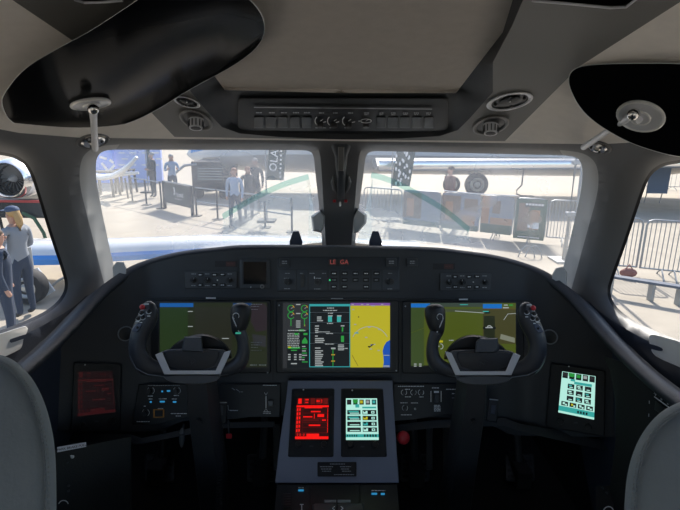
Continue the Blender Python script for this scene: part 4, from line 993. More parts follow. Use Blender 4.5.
# cream plates with a slot on the sills
def sillplate(pl_, slot, c, label, grp='cream plates on the side sills'):
    P_ = lining_plane(*c); t = thing('sill_handle', P_.pt(*c), label, 'grip plate', grp)
    mb = MB(); P_.poly(mb, pl_, .002, .010, M['cream'], c=.8); mb.build('plate', t)
    mb = MB(); P_.poly(mb, slot, .0095, .0112, M['sill']); mb.build('slot', t)
sillplate(smooth_poly([(-60, 352), (0, 334), (24, 326), (28.5, 327), (28, 332), (24, 338), (23, 346), (20, 350), (0, 359), (-60, 386)], 1), smooth_poly([(10, 340), (12, 338.5), (28, 333.5), (34, 333), (33, 335), (26, 338), (13, 342.5), (11, 342.5)], 1), (2, 345), 'cream plate with a dark slot on the left sill, beside the seat')
sillplate(smooth_poly([(649, 337), (651, 334.5), (656, 334.5), (682, 342), (740, 362), (740, 396), (682, 368), (658, 358), (652, 352), (652, 348), (650, 344)], 1), smooth_poly([(646, 343.5), (650, 343.8), (662, 347.5), (664, 350.5), (661, 351.5), (651, 349), (645, 346)], 1), (672, 352), 'cream plate with a dark slot on the right sill, beside the seat')

# seats
def seat(label, outline, seam, dep, sgn):
    t = thing('pilot_seat', Vector((sgn*.5, .35, 1.5)), label, 'seat', 'pilot seats seen from behind')
    P_ = Plane(Q(*outline[len(outline)//2], dep), Q(outline[len(outline)//2][0]+10, outline[len(outline)//2][1], dep), Q(outline[len(outline)//2][0], outline[len(outline)//2][1]-10, dep+.004))
    def ins(poly, c):
        n = len(poly); out = []
        for i in range(n):
            x0, y0 = poly[i-1]; x1, y1 = poly[(i+1) % n]; dx, dy = x1-x0, y1-y0; l = math.hypot(dx, dy)+1e-9
            q = (poly[i][0]+dy/l*c, poly[i][1]-dx/l*c)
            if not inpoly(q, poly): q = (poly[i][0]-dy/l*c, poly[i][1]+dx/l*c)
            out.append(q)
        return out
    q = smooth_poly(outline, 3)
    mb = MB(); L = [[P_.pt(*p, h) for p in z] for z, h in ((ins(q, 12), -.10), (ins(q, 3), -.09), (q, -.05), (ins(q, 1.2), -.022), (ins(q, 4), -.008), (ins(q, 8.5), -.001), (ins(q, 10), .0005), (ins(q, 11.5), -.002), (ins(q, 18), .002), (ins(q, 30), .006))]
    mb.loops(L, M['seat'], True, True, True); br__ = mb.build('backrest', t, sharp=80)
    for cc in (7.2, 11.2):
        b = MB(); z = ins(q, cc); zz = [P_.pt(*p, .0008 if cc > 9 else -.0005) for p in z]
        for i in range(0, len(zz)):
            a, c_ = zz[i], zz[(i+1) % len(zz)]; n_ = max(1, int((c_-a).length/.005))
            for k in range(n_): b.tube([a+(c_-a)*((k+.15)/n_), a+(c_-a)*((k+.7)/n_)], .0006, M['stitch'], 4)
        b.build('stitching', br__)
    c = sum((P_.pt(*p) for p in q), Vector())/len(q)
    b = MB(); b.box((c.x, c.y+.18, 1.78), (.42, .44, .14), M['seat'], bev=.04); b.build('seat_cushion', t)
    b = MB(); b.box((c.x, c.y+.12, 1.60), (.30, .34, .24), M['dark'], bev=.01); b.build('pedestal_base', t)
seat('grey leather seat back cut by the left edge, its top reaching the sill', [(-150, 400), (-110, 362), (-50, 347), (-10, 352), (14, 358), (34, 378), (48, 408), (55.5, 444), (57, 480), (57, 540), (50, 700), (-160, 700), (-170, 480)], None, .50, -1)
seat('grey leather seat back cut by the right edge, lower than the left one', [(624, 700), (623.5, 540), (625.5, 490), (630, 462), (640, 437), (656, 416), (676, 403), (720, 390), (780, 392), (820, 420), (850, 520), (840, 700)], None, .50, 1)

# side consoles under the hood: door-like panel and switches on the right, label and knobs on the left
def wallpatch(name, pts2, m_, back=.012):
    mb = MB(); a = [offs(u, v, -.004) for u, v in pts2]; b = [offs(u, v, back) for u, v in pts2]; mb.prism(a, b, m_); return mb
PSW = Plane(Q(62, 470, 1.12), Q(130, 455, 1.20), Q(62, 520, 1.12))
t = thing('left_side_console', PSW.pt(90, 520), 'dark lower left side console with a white lettered strip', 'side console'); t.name = 'side_console'
mb = MB(); PSW.poly(mb, [(-40, 462), (60, 450), (132, 436), (132, 560), (-40, 600)], -.05, .0, M['side'], c=1); mb.build('body', t)
mb = MB(); PSW.poly(mb, [(57.5, 446.8), (86.3, 441.8), (86.8, 446.5), (57.8, 452)], 0.0, .0015, mat('label_white', (.7, .7, .76), .6))
a = PSW.pt(57.5, 449.5); b_ = PSW.pt(86.5, 444.2); X = (b_-a).normalized(); Y = PSW.n.cross(X)
text_mb('PARK BRAKE PULL', (a+b_)/2+PSW.n*.0016, X, Y, .0073, M['bezel'], mb, depth=.0003, bold=.01); tag(mb.build('lettered_strip', t), label='white strip reading PARK BRAKE PULL')
b = MB(); b.ell(PSW.pt(73, 456.5, .004), (.004, .004, .004), M['white'], 10, 6); b.ell(PSW.pt(71.5, 455.5, .004), (.002, .002, .002), M['white'], 8, 6); b.build('bright_screw', t)
b = MB(); PSW.disc(b, 68, 461.5, 1.2, 0, .004, M['unit']); b.build('screw', t)
b = MB(); PSW.arc(b, 64, 505, 5, .5, .002, M['ink'], 20, 160); b.build('ring_mark', t)
for v in (485, 490): b = MB(); PSW.disc(b, 69, v, 1.4, 0, .004, M['unit']); b.build('screw', t)
PSX = Plane(Q(640, 400, 1.02), Q(600, 400, 1.17), Q(640, 430, 1.02))
t = thing('side_console', PSX.pt(640, 500), 'dark right side console panel with white switch markings by the seat', 'side console')
mb = MB(); PSX.poly(mb, [(604, 356), (622, 362), (652, 384), (700, 420), (700, 520), (606, 520), (616, 440), (616, 400), (611, 372)], -.03, 0, M['side'], c=.8); mb.build('body', t)
mb = MB(); k = PSX.k(660, 398)
for (u, v, c_) in ((656, 394, 'N'), (662.5, 399, 'B'), (669, 403.5, 'S')): text_mb(c_, PSX.pt(u, v, .002), PSX.X, PSX.Y, 3.2*k, M['ink'], mb, bold=.02)
PSX.line(mb, [(655, 397), (670, 408)], .35, .001, M['ink']); PSX.flat(mb, 649.5, 401, 650.2, 404, .002, M['ink']); PSX.flat(mb, 649, 414, 649.7, 417, .002, M['ink']); mb.build('lettering', t)
b = MB(); PSX.poly(b, [(656, 401), (668, 410), (667, 418), (655, 410)], 0, .006, M['bezel'], c=.5); b.build('switch', t)
mb = MB(); PSW2 = Plane(Q(560, 500, 1.12), Q(600, 500, 1.12), Q(560, 440, 1.2))
t = thing('outlet_plate', PSW2.pt(606, 505), 'small dark plate with a ring mark low in the right footwell', 'plate')
mb = MB(); PSW2.rect(mb, 596, 486, 620, 520, 0, .004, M['dark'], r=2, c=.5); mb.build('plate', t)
for (u, v) in ((602, 489), (606, 494)): b = MB(); PSW2.disc(b, u, v, 1.3, .004, .007, M['unit']); b.build('screw', t)
b = MB(); PSW2.arc(b, 609, 512, 5, .5, .005, M['ink'], 10, 170); b.build('ring_mark', t)

# shelves under the panel, knee bolsters
for q, lab in (([(60, 434), (130, 434), (142, 438), (190, 428), (215, 422), (275, 421), (275, 427), (216, 428), (190, 434), (142, 444), (60, 442)], 'left'), ([(396, 425), (436, 420), (505, 418), (520, 424), (556, 430), (612, 443), (612, 452), (556, 440), (516, 430), (505, 426), (436, 428), (396, 432)], 'right')):
    P_ = Plane(Q(340, 430, 1.335), Q(300, 430, 1.335), Q(340, 420, 1.36))
    mb = MB(); P_.poly(mb, q, -.05, .0, M['fascia'], c=.6); tag(mb.build('knee_bolster'), 'dark rounded lip under the %s half of the instrument panel' % lab, 'panel lip', 'knee lips under the panel')
P_ = Plane(Q(575, 425, 1.27), Q(540, 425, 1.33), Q(575, 400, 1.27))
# footwell: pedals and struts
for u, lab in ((160, 'outboard pedal of the left seat'), (262, 'inboard pedal of the left seat'), (415, 'inboard pedal of the right seat'), (520, 'outboard pedal of the right seat')):
    P_ = Plane(Q(u, 470, 1.62), Q(u+10, 470, 1.62), Q(u, 450, 1.68))
    t = thing('rudder_pedal', P_.pt(u, 495), 'dark rudder pedal in the footwell, '+lab, 'pedal', 'rudder pedals')
    mb = MB(); P_.rect(mb, u-15, 454, u+15, 482, 0, .02, M['unit'], r=3, c=1)
    for k in range(4): P_.rect(mb, u-12, 457+k*6, u+12, 460+k*6, .02, .024, M['button'], r=.5)
    mb.build('tread', t)
    a = P_.pt(u, 478, 0); mb = MB(); mb.tube([a, a+Vector((0, .05, .1)), a+Vector((0, .13, .22))], .012, M['unit'], 8); mb.build('arm', t)
    mb = MB(); mb.box((a.x, a.y+.02, 1.53), (.05, .12, .06), M['dark'], bev=.006); mb.tube([Vector((a.x, a.y+.02, 1.55)), a], .01, M['unit'], 8); mb.build('foot', t)
# mic + coiled cord hanging left of the pedestal
P_ = Plane(Q(222, 405, 1.27), Q(232, 405, 1.27), Q(222, 395, 1.275))
t = thing('hand_microphone', P_.pt(222, 500), 'black hand microphone in its clip right of the left wheel column, coiled cord below', 'microphone')
mb = MB(); P_.rect(mb, 217, 401, 227, 424, .004, .03, M['bezel'], r=2.5, c=1.2); P_.rect(mb, 219, 405, 223.5, 415, .03, .034, M['unit'], r=1, c=.5); mb.build('body', t)
mb = MB(); P_.rect(mb, 217, 402, 227, 403, .03, .032, M['dimink']); mb.build('clip', t)
mb = MB(); pts_ = []
for i in range(300): a = i*.75; pts_.append(P_.pt(220.5-i*.006, 425+i*.36, .018)+RV_*math.cos(a)*.007+FV_*math.sin(a)*.007)
mb.tube(pts_, .0016, M['button'], 5); mb.build('coiled_cord', t)
t = thing('fuel_pull', Q(230, 436, 1.5), 'small red tag hanging below the panel right of the left wheel column', 'tag')
P_ = Plane(Q(230, 436, 1.33), Q(240, 436, 1.33), Q(230, 426, 1.33))
mb = MB(); P_.rect(mb, 226, 433.5, 232, 438.5, 0, .004, M['red'], r=1, c=.4); mb.build('tag_plate', t)
mb = MB(); mb.tube([P_.pt(229, 434, .002), P_.pt(228.5, 428, -.01), P_.pt(228.5, 420, -.02)], .002, M['unit'], 6); mb.build('cord', t); t.name = 'red_tag'
# pale lever left of the left column
P_ = Plane(Q(181, 438, 1.33), Q(191, 438, 1.33), Q(181, 428, 1.33))
t = thing('hook_lever', P_.pt(181, 448), 'pale grey oval lever under the panel left of the left wheel column', 'lever')
mb = MB(); mb.ell(P_.pt(182, 437.5, 0), (.0075, .006, .027), mat('lever_pale', (.10, .11, .12), .5), X=P_.X, Y=P_.n, Z=P_.Y); mb.build('grip', t)
mb = MB(); mb.tube([P_.pt(183, 433, -.004), P_.pt(184, 424, -.03)], .003, M['unit'], 6); mb.build('stem', t)
# red gear knob
P_ = Plane(Q(403, 438, 1.30), Q(413, 438, 1.30), Q(403, 428, 1.30))
t = thing('red_pull_knob', P_.pt(403, 445), 'round red pull knob right of the grey pedestal plate', 'knob')
mb = MB(); mb.ell(P_.pt(403.2, 437.8, 0), (.0178, .014, .0178), M['red'], 20, 12, X=P_.X, Y=P_.n, Z=P_.Y); mb.build('ball', t)
mb = MB(); mb.tube([P_.pt(403.2, 437.8, -.01), P_.pt(403.5, 436, -.10)], .005, M['unit'], 8); mb.build('stem', t)
# wheel column side box right: black handle in the right knee area
P_ = Plane(Q(496, 405, 1.32), Q(506, 405, 1.32), Q(496, 395, 1.33))
t = thing('right_microphone', P_.pt(494, 420), 'black hand microphone in its clip right of the right wheel column', 'microphone'); t.name = 'hand_microphone'
mb = MB(); P_.poly(mb, [(489, 398.5), (499, 399.5), (497, 423), (486, 421)], .0, .02, M['bezel'], c=1); P_.poly(mb, [(491.5, 405), (496, 405.4), (494.8, 414.5), (490.6, 414)], .02, .023, M['sill'], c=.4); mb.build('body', t)
mb = MB(); P_.poly(mb, [(489.5, 398.8), (498.5, 399.8), (498.4, 400.8), (489.4, 399.8)], .02, .022, M['dimink']); mb.build('clip', t)
# structural struts deep in the footwell
for u in (430, 447, 277):
    P_ = Plane(Q(u, 440, 1.55), Q(u+10, 440, 1.55), Q(u, 430, 1.55))
    mb = MB(); P_.rect(mb, u-4, 424, u+3, 470, 0, .02, M['unit'], c=.5); tag(mb.build('footwell_strut'), 'dim grey upright strut deep in the footwell, '+('left of the pedestal' if u < 300 else 'first one right of the red knob' if u == 430 else 'second one right of the red knob'), 'strut', 'footwell struts')
# ------------------------------------------------------------------ outside
E = dict(conc=mat('apron_concrete', (.385, .335, .265), .85, bump=.3, scale=25, var=.10), jetw=mat('jet_white', (.72, .74, .77), .18, coat=.5), jetb=mat('jet_blue', (.05, .27, .72), .25, coat=.5),
 jetg=mat('jet_grey', (.34, .33, .32), .3), jchrome=mat('jet_bright', (.85, .86, .88), .16, metal=1), tyre=mat('tyre', (.02, .02, .022), .8), hubw=mat('wheel_hub', (.5, .5, .48), .4, metal=.5),
 galv=mat('galvanised', (.30, .32, .34), .45, metal=.5), boothb=mat('booth_blue', (.03, .24, .92), .6), boothl=mat('booth_lilac', (.45, .54, .92), .6), wht=mat('white_vinyl', (.8, .8, .82), .6),
 blk=mat('matt_black', (.02, .022, .025), .7), banner=mat('banner_dark', (.035, .045, .045), .7), flag=mat('flag_green', (.03, .055, .045), .8),
 skin=mat('skin', (.50, .28, .20), .6), denim=mat('denim', (.03, .045, .08), .9), jack=mat('jacket_grey', (.26, .28, .31), .9), shirt=mat('shirt_blue', (.30, .38, .52), .9), dkcl=mat('dark_cloth', (.06, .065, .07), .9),
 redcl=mat('brown_cloth', (.17, .07, .05), .9), blond=mat('hair_blond', (.45, .28, .11), .7), brown=mat('hair_brown', (.08, .045, .025), .7), redh=mat('hair_red', (.30, .13, .07), .7), greyh=mat('hair_grey', (.35, .33, .31), .7), capb=mat('cap_navy', (.04, .07, .14), .8), shoe=mat('shoe', (.03, .03, .03), .6),
 prn1=mat('print_orange', (.40, .20, .10), .8), prn2=mat('print_brown', (.20, .13, .09), .8), prn3=mat('print_green', (.03, .09, .06), .8), prn4=mat('print_sky', (.22, .24, .28), .8), hivis=mat('hivis', (.5, .55, .1), .8))
mb = MB()
mb.add([(-250, -60, 0), (250, -60, 0), (250, 500, 0), (-250, 500, 0)], [[0, 1, 2, 3]], E['conc'], False)
tag(mb.build('floor'), kind='structure')

# people
def person(name_label, base, h, face, cloth, legs, hair, pose=None, group=None, hairlen=0, cap=None, arms='down', shoes=None):
    """base: ground point; face: heading angle (0 = towards +Y), h height"""
    k = h/1.75; R = Matrix.Rotation(face, 3, 'Z'); B = Vector(base)
    P = lambda x, y, z: B+R@Vector((x*k, y*k, z*k))
    V = []; Ed = []; Rd = []
    def j(p, r, par=None):
        V.append(P(*p)); Rd.append(r*k); 
        if par is not None: Ed.append((par, len(V)-1))
        return len(V)-1
    pel = j((0, 0, .95), (.145)); wst = j((0, .01, 1.10), .125, pel); ch = j((0, .0, 1.30), .155, wst); sh = j((0, 0, 1.42), .11, ch); nk = j((0, 0, 1.50), .055, sh); hd = j((0, .02, 1.58), .075, nk); ht = j((0, .02, 1.66), .085, hd); j((0, .01, 1.72), .06, ht)
    st = pose or 0
    for s_ in (-1, 1):
        f_ = s_*st
        a = j((s_*.10, 0, .86), .095, pel); b = j((s_*.105, f_*.14+.02, .48), .065, a); c = j((s_*.11, f_*.22-.02*abs(f_), .10), .045, b); j((s_*.11, f_*.22+.12, .04), .038, c)
        a = j((s_*.19, 0, 1.40), .065, sh)
        if arms == 'down': b = j((s_*.245, -.02-f_*.06, 1.13), .048, a); c = j((s_*.25, .05-f_*.14, .88), .034, b); e = j((s_*.245, .08-f_*.15, .80), .036, c)
        elif arms == 'front': b = j((s_*.24, .02, 1.13), .048, a); c = j((s_*.10, .24, 1.10), .036, b); e = j((s_*.02, .27, 1.12), .036, c)
        else: b = j((s_*.26, .05, 1.15), .048, a); c = j((s_*.16, .26, 1.22), .036, b); e = j((s_*.12, .30, 1.28), .036, c)
    me = bpy.data.meshes.new('person'); loc = B
    me.from_pydata([tuple(v-loc) for v in V], Ed, []); o = bpy.data.objects.new('person', me); o.location = loc; COL.objects.link(o); o['_o'] = tuple(loc)
    sm = o.modifiers.new('skin', 'SKIN'); sm.use_smooth_shade = True
    for i, r in enumerate(Rd): me.skin_vertices[0].data[i].radius = (r, r)
    me.skin_vertices[0].data[0].use_root = True
    ss = o.modifiers.new('sub', 'SUBSURF'); ss.levels = 1; ss.render_levels = 1
    dg = bpy.context.evaluated_depsgraph_get(); m2 = bpy.data.meshes.new_from_object(o.evaluated_get(dg)); o.modifiers.clear(); o.data = m2
    m2.materials.clear()
    for m_ in (cloth, legs, E['skin'], shoes or E['shoe']): m2.materials.append(m_)
    Ri = R.transposed()
    for p in m2.polygons:
        q = Ri@p.center/k; p.use_smooth = True
        hand = (arms == 'down' and q.z < .90 and abs(q.x) > .20) or (arms != 'down' and q.y > .235 and q.z > 1.0)
        p.material_index = 3 if q.z < .09 else 2 if (q.z > 1.475 or hand) else 1 if q.z < .96 and not (abs(q.x) > .205 and q.z > .7) else 0
    tag(o, name_label, 'person', group)
    def part(nm, mbf, lab=None):
        mb = MB(); mbf(mb); x = mb.build(nm, o); 
        if lab: tag(x, label=lab)
    X = R@Vector((1, 0, 0)); Y = R@Vector((0, 1, 0)); Z = Vector((0, 0, 1))
    def hairf(mb):
        mb.ell(P(0, -.012, 1.675), (.088*k, .098*k, .085*k), hair, 16, 10, X=X, Y=Y)
        if hairlen: mb.tube([P(0, -.07, 1.68), P(0, -.11, 1.60), P(0, -.12, 1.50), P(0, -.11, 1.40)], [.05*k, .055*k, .05*k, .015*k], hair, 10)
    part('hair', hairf)
    def facef(mb):
        mb.ell(P(0, .105, 1.615), (.012*k, .018*k, .022*k), E['skin'], 8, 6, X=X, Y=Y)
        for s_ in (-1, 1): mb.ell(P(s_*.032, .092, 1.645), (.010*k, .008*k, .007*k), M['button'], 8, 6, X=X, Y=Y); mb.ell(P(s_*.086, .01, 1.63), (.012*k, .02*k, .03*k), E['skin'], 8, 6, X=X, Y=Y)
        mb.ell(P(0, .095, 1.578), (.024*k, .008*k, .006*k), mat('lip', (.35, .12, .1), .6), 8, 6, X=X, Y=Y)
    part('face', facef)
    if cap:
        def capf(mb):
            mb.ell(P(0, .0, 1.71), (.096*k, .108*k, .062*k), cap, 16, 8, X=X, Y=Y); mb.box(P(0, .13, 1.695), (.14*k, .11*k, .012*k), cap, X, Y, Z, bev=.03*k)
        part('cap', capf)
    return o
# left-hand windshield people
def G2(u, D): # ground point at image column u and distance Y=D
    r = vdir(*tov(u, 200)); return Vector((r.x/r.y*D, D, 0))
person('person in a dark top behind the fence, nearest the lilac display wall', G2(155, 19), 1.72, 2.4, E['dkcl'], E['dkcl'], E['greyh'], arms='front')
person('person in a blue shirt holding up a phone, left of the dark cart', G2(174, 18.2), 1.70, 3.6, E['shirt'], E['denim'], E['greyh'], arms='phone')
person('person in a light blue shirt walking beside the fence, in front of the dark container', G2(235, 13.3), 1.60, 3.1, E['shirt'], E['denim'], E['redh'], pose=.7)
person('person with reddish hair and a dark jacket behind the light blue shirt', G2(248.5, 14.6), 1.55, 3.4, E['dkcl'], E['dkcl'], E['redh'])
person('person with grey hair at the back of the walking group, taller than the others', G2(256, 15.8), 1.72, 3.0, E['dkcl'], E['dkcl'], E['greyh'])
person('person in a brown top walking behind the banner barriers, seen through the right windshield', G2(449, 13.6), 1.70, 1.9, E['redcl'], E['dkcl'], E['brown'], pose=.8)
person('person in grey jacket, navy cap and dark jeans with blond ponytail by the parked jet', G2(11, 6.5), 1.56, math.radians(70), E['jack'], E['denim'], E['blond'], cap=E['capb'], hairlen=1, arms='front')
person('person in a dark denim jacket cut by the left edge of the photo', G2(-9, 5.6), 1.45, math.radians(-60), E['denim'], E['denim'], E['brown'], arms='down')

# rope-like rail fence with posts
def fence_run(label, A, B_, nposts, h, rails, group):
    t = thing('rail_fence', A, label, 'fence', group); d = B_-A
    for i in range(nposts):
        p = A+d*(i/(nposts-1)); mb = MB(); mb.box(p+Vector((0, 0, h/2)), (.05, .05, h), E['blk'], bev=.01); mb.box(p+Vector((0, 0, .01)), (.28, .28, .02), E['blk']); mb.build('post', t)
    for z in rails:
        mb = MB(); mb.tube([A+Vector((0, 0, z*h)), B_+Vector((0, 0, z*h))], .022, E['galv'], 8); mb.build('rail', t)
    return t
fa = G(133, 202); fb = G(193, 216); fc = G(225, 224)
fence_run('pale rail fence from the blue booth to the dark sign', fa, G(162, 208.5), 3, .90, (.97,), 'rail fences')
t = thing('sign_board', G(177, 212), 'dark board with a white emblem hung between two posts of the rail fence', 'sign')
a = G(163, 208.5)+Vector((.08, 0, 0)); b = fb; d = (b-a); X = d.normalized(); Z = Vector((0, 0, 1)); n = X.cross(Z)
mb = MB(); mb.box((a+b)/2+Vector((0, 0, .56)), (d.length, .03, .66), E['banner'], X, X.cross(Z)*-1, Z); mb.build('board', t)
for p in (a, b): mb = MB(); mb.box(p+Vector((0, 0, .46)), (.09, .09, .92), E['blk'], bev=.01); mb.build('post', t)
mb = MB(); mb.tube([a+Vector((0, 0, .92)), b+Vector((0, 0, .92))], .022, E['galv'], 8); mb.build('rail', t)
mb = MB(); c = (a+b)/2+n*.02
text_mb('3', c-X*.16+Vector((0, 0, .64)), X, Z, .34, E['wht'], mb, bold=.01); text_mb('bond', c+X*.22+Vector((0, 0, .57)), X, Z, .22, E['wht'], mb); mb.box(c+X*.1+Vector((0, 0, .42)), (.5, .004, .012), E['wht'], X, n, Z); tag(mb.build('emblem', t), label='white emblem and lettering')
fence_run('pale double rail fence running from the sign to the right, past the walking group', fb+Vector((.12, 0, 0)), G(292, 232), 5, .90, (.97, .5), 'rail fences')

# booths
def booth(label, u0, u1, v0, vb, Y, m_, group, text=None):
    a = AY(u0, vb, Y); b = AY(u1, vb, Y); zt = AY(u0, v0, Y).z+1.2
    t = thing('booth_wall', Vector((a.x, Y, 0)), label, 'display wall', group)
    mb = MB(); mb.box(((a.x+b.x)/2, Y+.1, zt/2), (b.x-a.x, .2, zt), m_); mb.build('panel', t)
    return t, a, b
t, a, b = booth('bright blue display wall with a white emblem, left of the lilac one', 92, 115.5, 148, 186, 24, E['boothb'], None)
mb = MB(); c = AY(108, 168, 23.97)
for (u0, v0_, u1, v1_) in ((102, 163, 109, 172), (109, 172, 115, 165), (106, 172, 113, 175), (110, 160, 114, 163), (100, 157, 107, 159)): mb.tube([AY(u0, v0_, 23.95), AY(u1, v1_, 23.95)], .06, E['wht'], 6, flat=.01, up=Vector((0, 1, 0)))
mb.build('emblem', t)
t, a, b = booth('wide lilac blue display wall with rows of tiny white lettering', 115.5, 163, 148, 186, 24.3, E['boothl'], None)
mb = MB()
for r, v in enumerate((153, 159, 165)):
    for u in (122, 133, 145, 156): 
        c = AY(u+(r % 2)*3, v, 24.18); mb.box(c, (.30, .01, .07), E['wht'])
mb.build('lettering', t)
for u0, u1, v1 in ((97, 118, 202), (119, 135, 199)):
    base = G((u0+u1)/2, v1-6); t = thing('high_table', base, 'black high table with slanted legs in front of the %s' % ('blue display wall' if u0 < 100 else 'lilac display wall'), 'table', 'high tables by the booths')
    kk = base.y/FPX; hw = (u1-u0)/2*kk; h = .95
    mb = MB(); mb.box(base+Vector((0, 0, h)), (hw*2, .6, .05), E['blk'], bev=.01); mb.build('tabletop', t)
    for s_ in (-1, 1):
        for q in (-1, 1): mb = MB(); mb.tube([base+Vector((s_*hw*.8, q*.25, h)), base+Vector((s_*hw*.95, q*.3, 0))], .05, E['blk'], 8); mb.build('leg', t)
# model wing with curved tip on the display
t = thing('display_wing', G(118, 196), 'white wing with an upswept tip shown in front of the booths', 'wing')
mb = MB(); pth = [(88, 176), (104, 177.5), (114, 176), (122, 171.5), (130, 165), (137, 157)]; 
mb.tube([AY(u, v, 18.6) for u, v in pth], [.13, .12, .11, .10, .08, .05], E['jetw'], 10, flat=[.3, .28, .26, .22, .18, .1], up=Vector((0, 1, 0))); mb.build('wing_panel', t)
mb = MB(); mb.tube([AY(104, 178, 18.8), AY(124, 174, 18.8), AY(139, 173, 18.8)], [.09, .08, .05], E['jetw'], 8); mb.build('flap', t)
p = AY(112, 178, 18.7)
for s_ in (-.5, .5): mb = MB(); mb.tube([Vector((p.x+s_, p.y, p.z)), Vector((p.x+s_*1.1, p.y, 0))], .035, E['blk'], 8); mb.build('stand_leg', t)
# thin dark feather flag by the booth and the big one
def flag(label, u0, u1, vb, D, text, m_):
    base = G2((u0+u1)/2, D); k = D/FPX*1.0; wd = (u1-u0)*k; t = thing('feather_flag', base, label, 'flag', 'tall feather flags')
    zt = 3.6; zb = HT(base, u0, vb)
    mb = MB(); mb.tube([base+Vector((-wd/2, 0, 0)), base+Vector((-wd/2, 0, zt))], .02, E['galv'], 8); mb.box(base+Vector((-wd/2, 0, .03)), (.5, .5, .05), E['blk']); mb.build('pole', t)
    mb = MB(); L = []
    for i in range(9):
        z = zb+(zt-zb)*i/8; s_ = .06*math.sin(i*.9); x1 = wd/2*(1-(.35 if i == 8 else 0)); sk_ = (i/8)*wd*.55
        L.append([base+Vector((-wd/2+sk_, -.012+s_, z)), base+Vector((x1+sk_, -.012-s_, z)), base+Vector((x1+sk_, .012-s_, z)), base+Vector((-wd/2+sk_, .012+s_, z))])
    mb.loops(L, m_, True, True, True); mb.build('cloth', t)
    if text:
        mb = MB(); c = base+Vector((wd*.0, -.08, zb+.55)); text_mb(text, c, Vector((.12, 0, 1)).normalized(), Vector((-1, 0, .12)).normalized(), wd*.62, E['wht'], mb); mb.build('lettering', t)
        mb = MB()
        for q in range(9): mb.box(c+Vector((wd*.33+q*.006, 0, -.45+q*.12)), (.05, .004, .05), E['wht'])
        mb.build('small_lettering', t)
flag('tall dark green feather flag with big white letters OLA, against the jet', 266.5, 284, 180, 14.2, 'OLA', E['flag'])
flag('narrow dark green flag against the lilac wall', 149.5, 153.5, 176, 20.5, None, E['flag'])
flag('reflection of the feather flag built as another dark green flag with white spots, just right of the centre post', 391, 409, 186, 14.6, None, E['flag'])  # stands in for the lettered flag's mirror image in the right windshield
o = [x for x in bpy.data.objects if x.name.startswith('feather_flag')][-1]  # the last flag, standing in for the reflection
mb = MB(); rd = random.Random(5)
for q in range(26): mb.ell(AY(396+rd.random()*14, 152+q*1.3, 14.42), (.03, .006, .035+rd.random()*.03), E['wht'], 8, 6)
mb.build('spots', o)

# the big parked jet
JY = 21.5; JZ = 2.75; JR = 1.45
nose = AY(188, 165, JY)
t = thing('parked_jet', Vector((0, JY, 0)), 'large white and blue jet parked crosswise behind the fences, spanning both windshields', 'aircraft')
x0 = nose.x; mb = MB()
prof = [(a, r, z-.5) for a, r, z in [(0, .05, 2.05), (.25, .32, 2.1), (.8, .62, 2.2), (1.6, .92, 2.4), (2.6, 1.18, 2.57), (4.0, 1.36, 2.72), (6, 1.45, 2.78), (10, 1.45, 2.78), (20, 1.45, 2.78), (24, 1.1, 3.0), (27, .4, 3.6)]]
def ring_(x, r, z, a0, a1, n=20): return [Vector((x0+x, JY+r*math.cos(a), z+r*math.sin(a))) for a in np.linspace(a0, a1, n)]
mb.loops([ring_(x, r, z, -math.pi*.5-.0, math.pi*1.5-.3, 40) for x, r, z in prof], E['jetw'], True); mb.build('fuselage', t, sharp=80)
mb = MB(); R2 = lambda a0, a1, m_, e: mb.loops([[Vector((x0+x, JY+(r+e)*math.cos(a), z+(r+e)*math.sin(a))) for a in np.linspace(a0, a1, 8)] for x, r, z in prof[1:-1]], m_, False)
R2(math.radians(150), math.radians(178), E['jetb'], .012); mb.build('blue_stripe', t)
mb = MB(); R2 = lambda a0, a1, m_, e, p_: mb.loops([[Vector((x0+x, JY+(r+e)*math.cos(a), z+(r+e)*math.sin(a))) for a in np.linspace(a0, a1, 10)] for x, r, z in p_], m_, False)
R2(math.radians(205), math.radians(282), E['jetg'], .012, prof[2:-1]); mb.build('belly', t)
# wing carried towards us to the right of the gear; bright leading edge
wr = AY(400, 163, 18.6); mb = MB()
def wsec(x, y0_, c_, z, th_): return [Vector((x, y0_+c_*q, z+th_*s_)) for q, s_ in ((0, 0), (.08, .45), (.3, .7), (.6, .5), (1, .05), (1, -.05), (.6, -.4), (.3, -.55), (.08, -.35))]
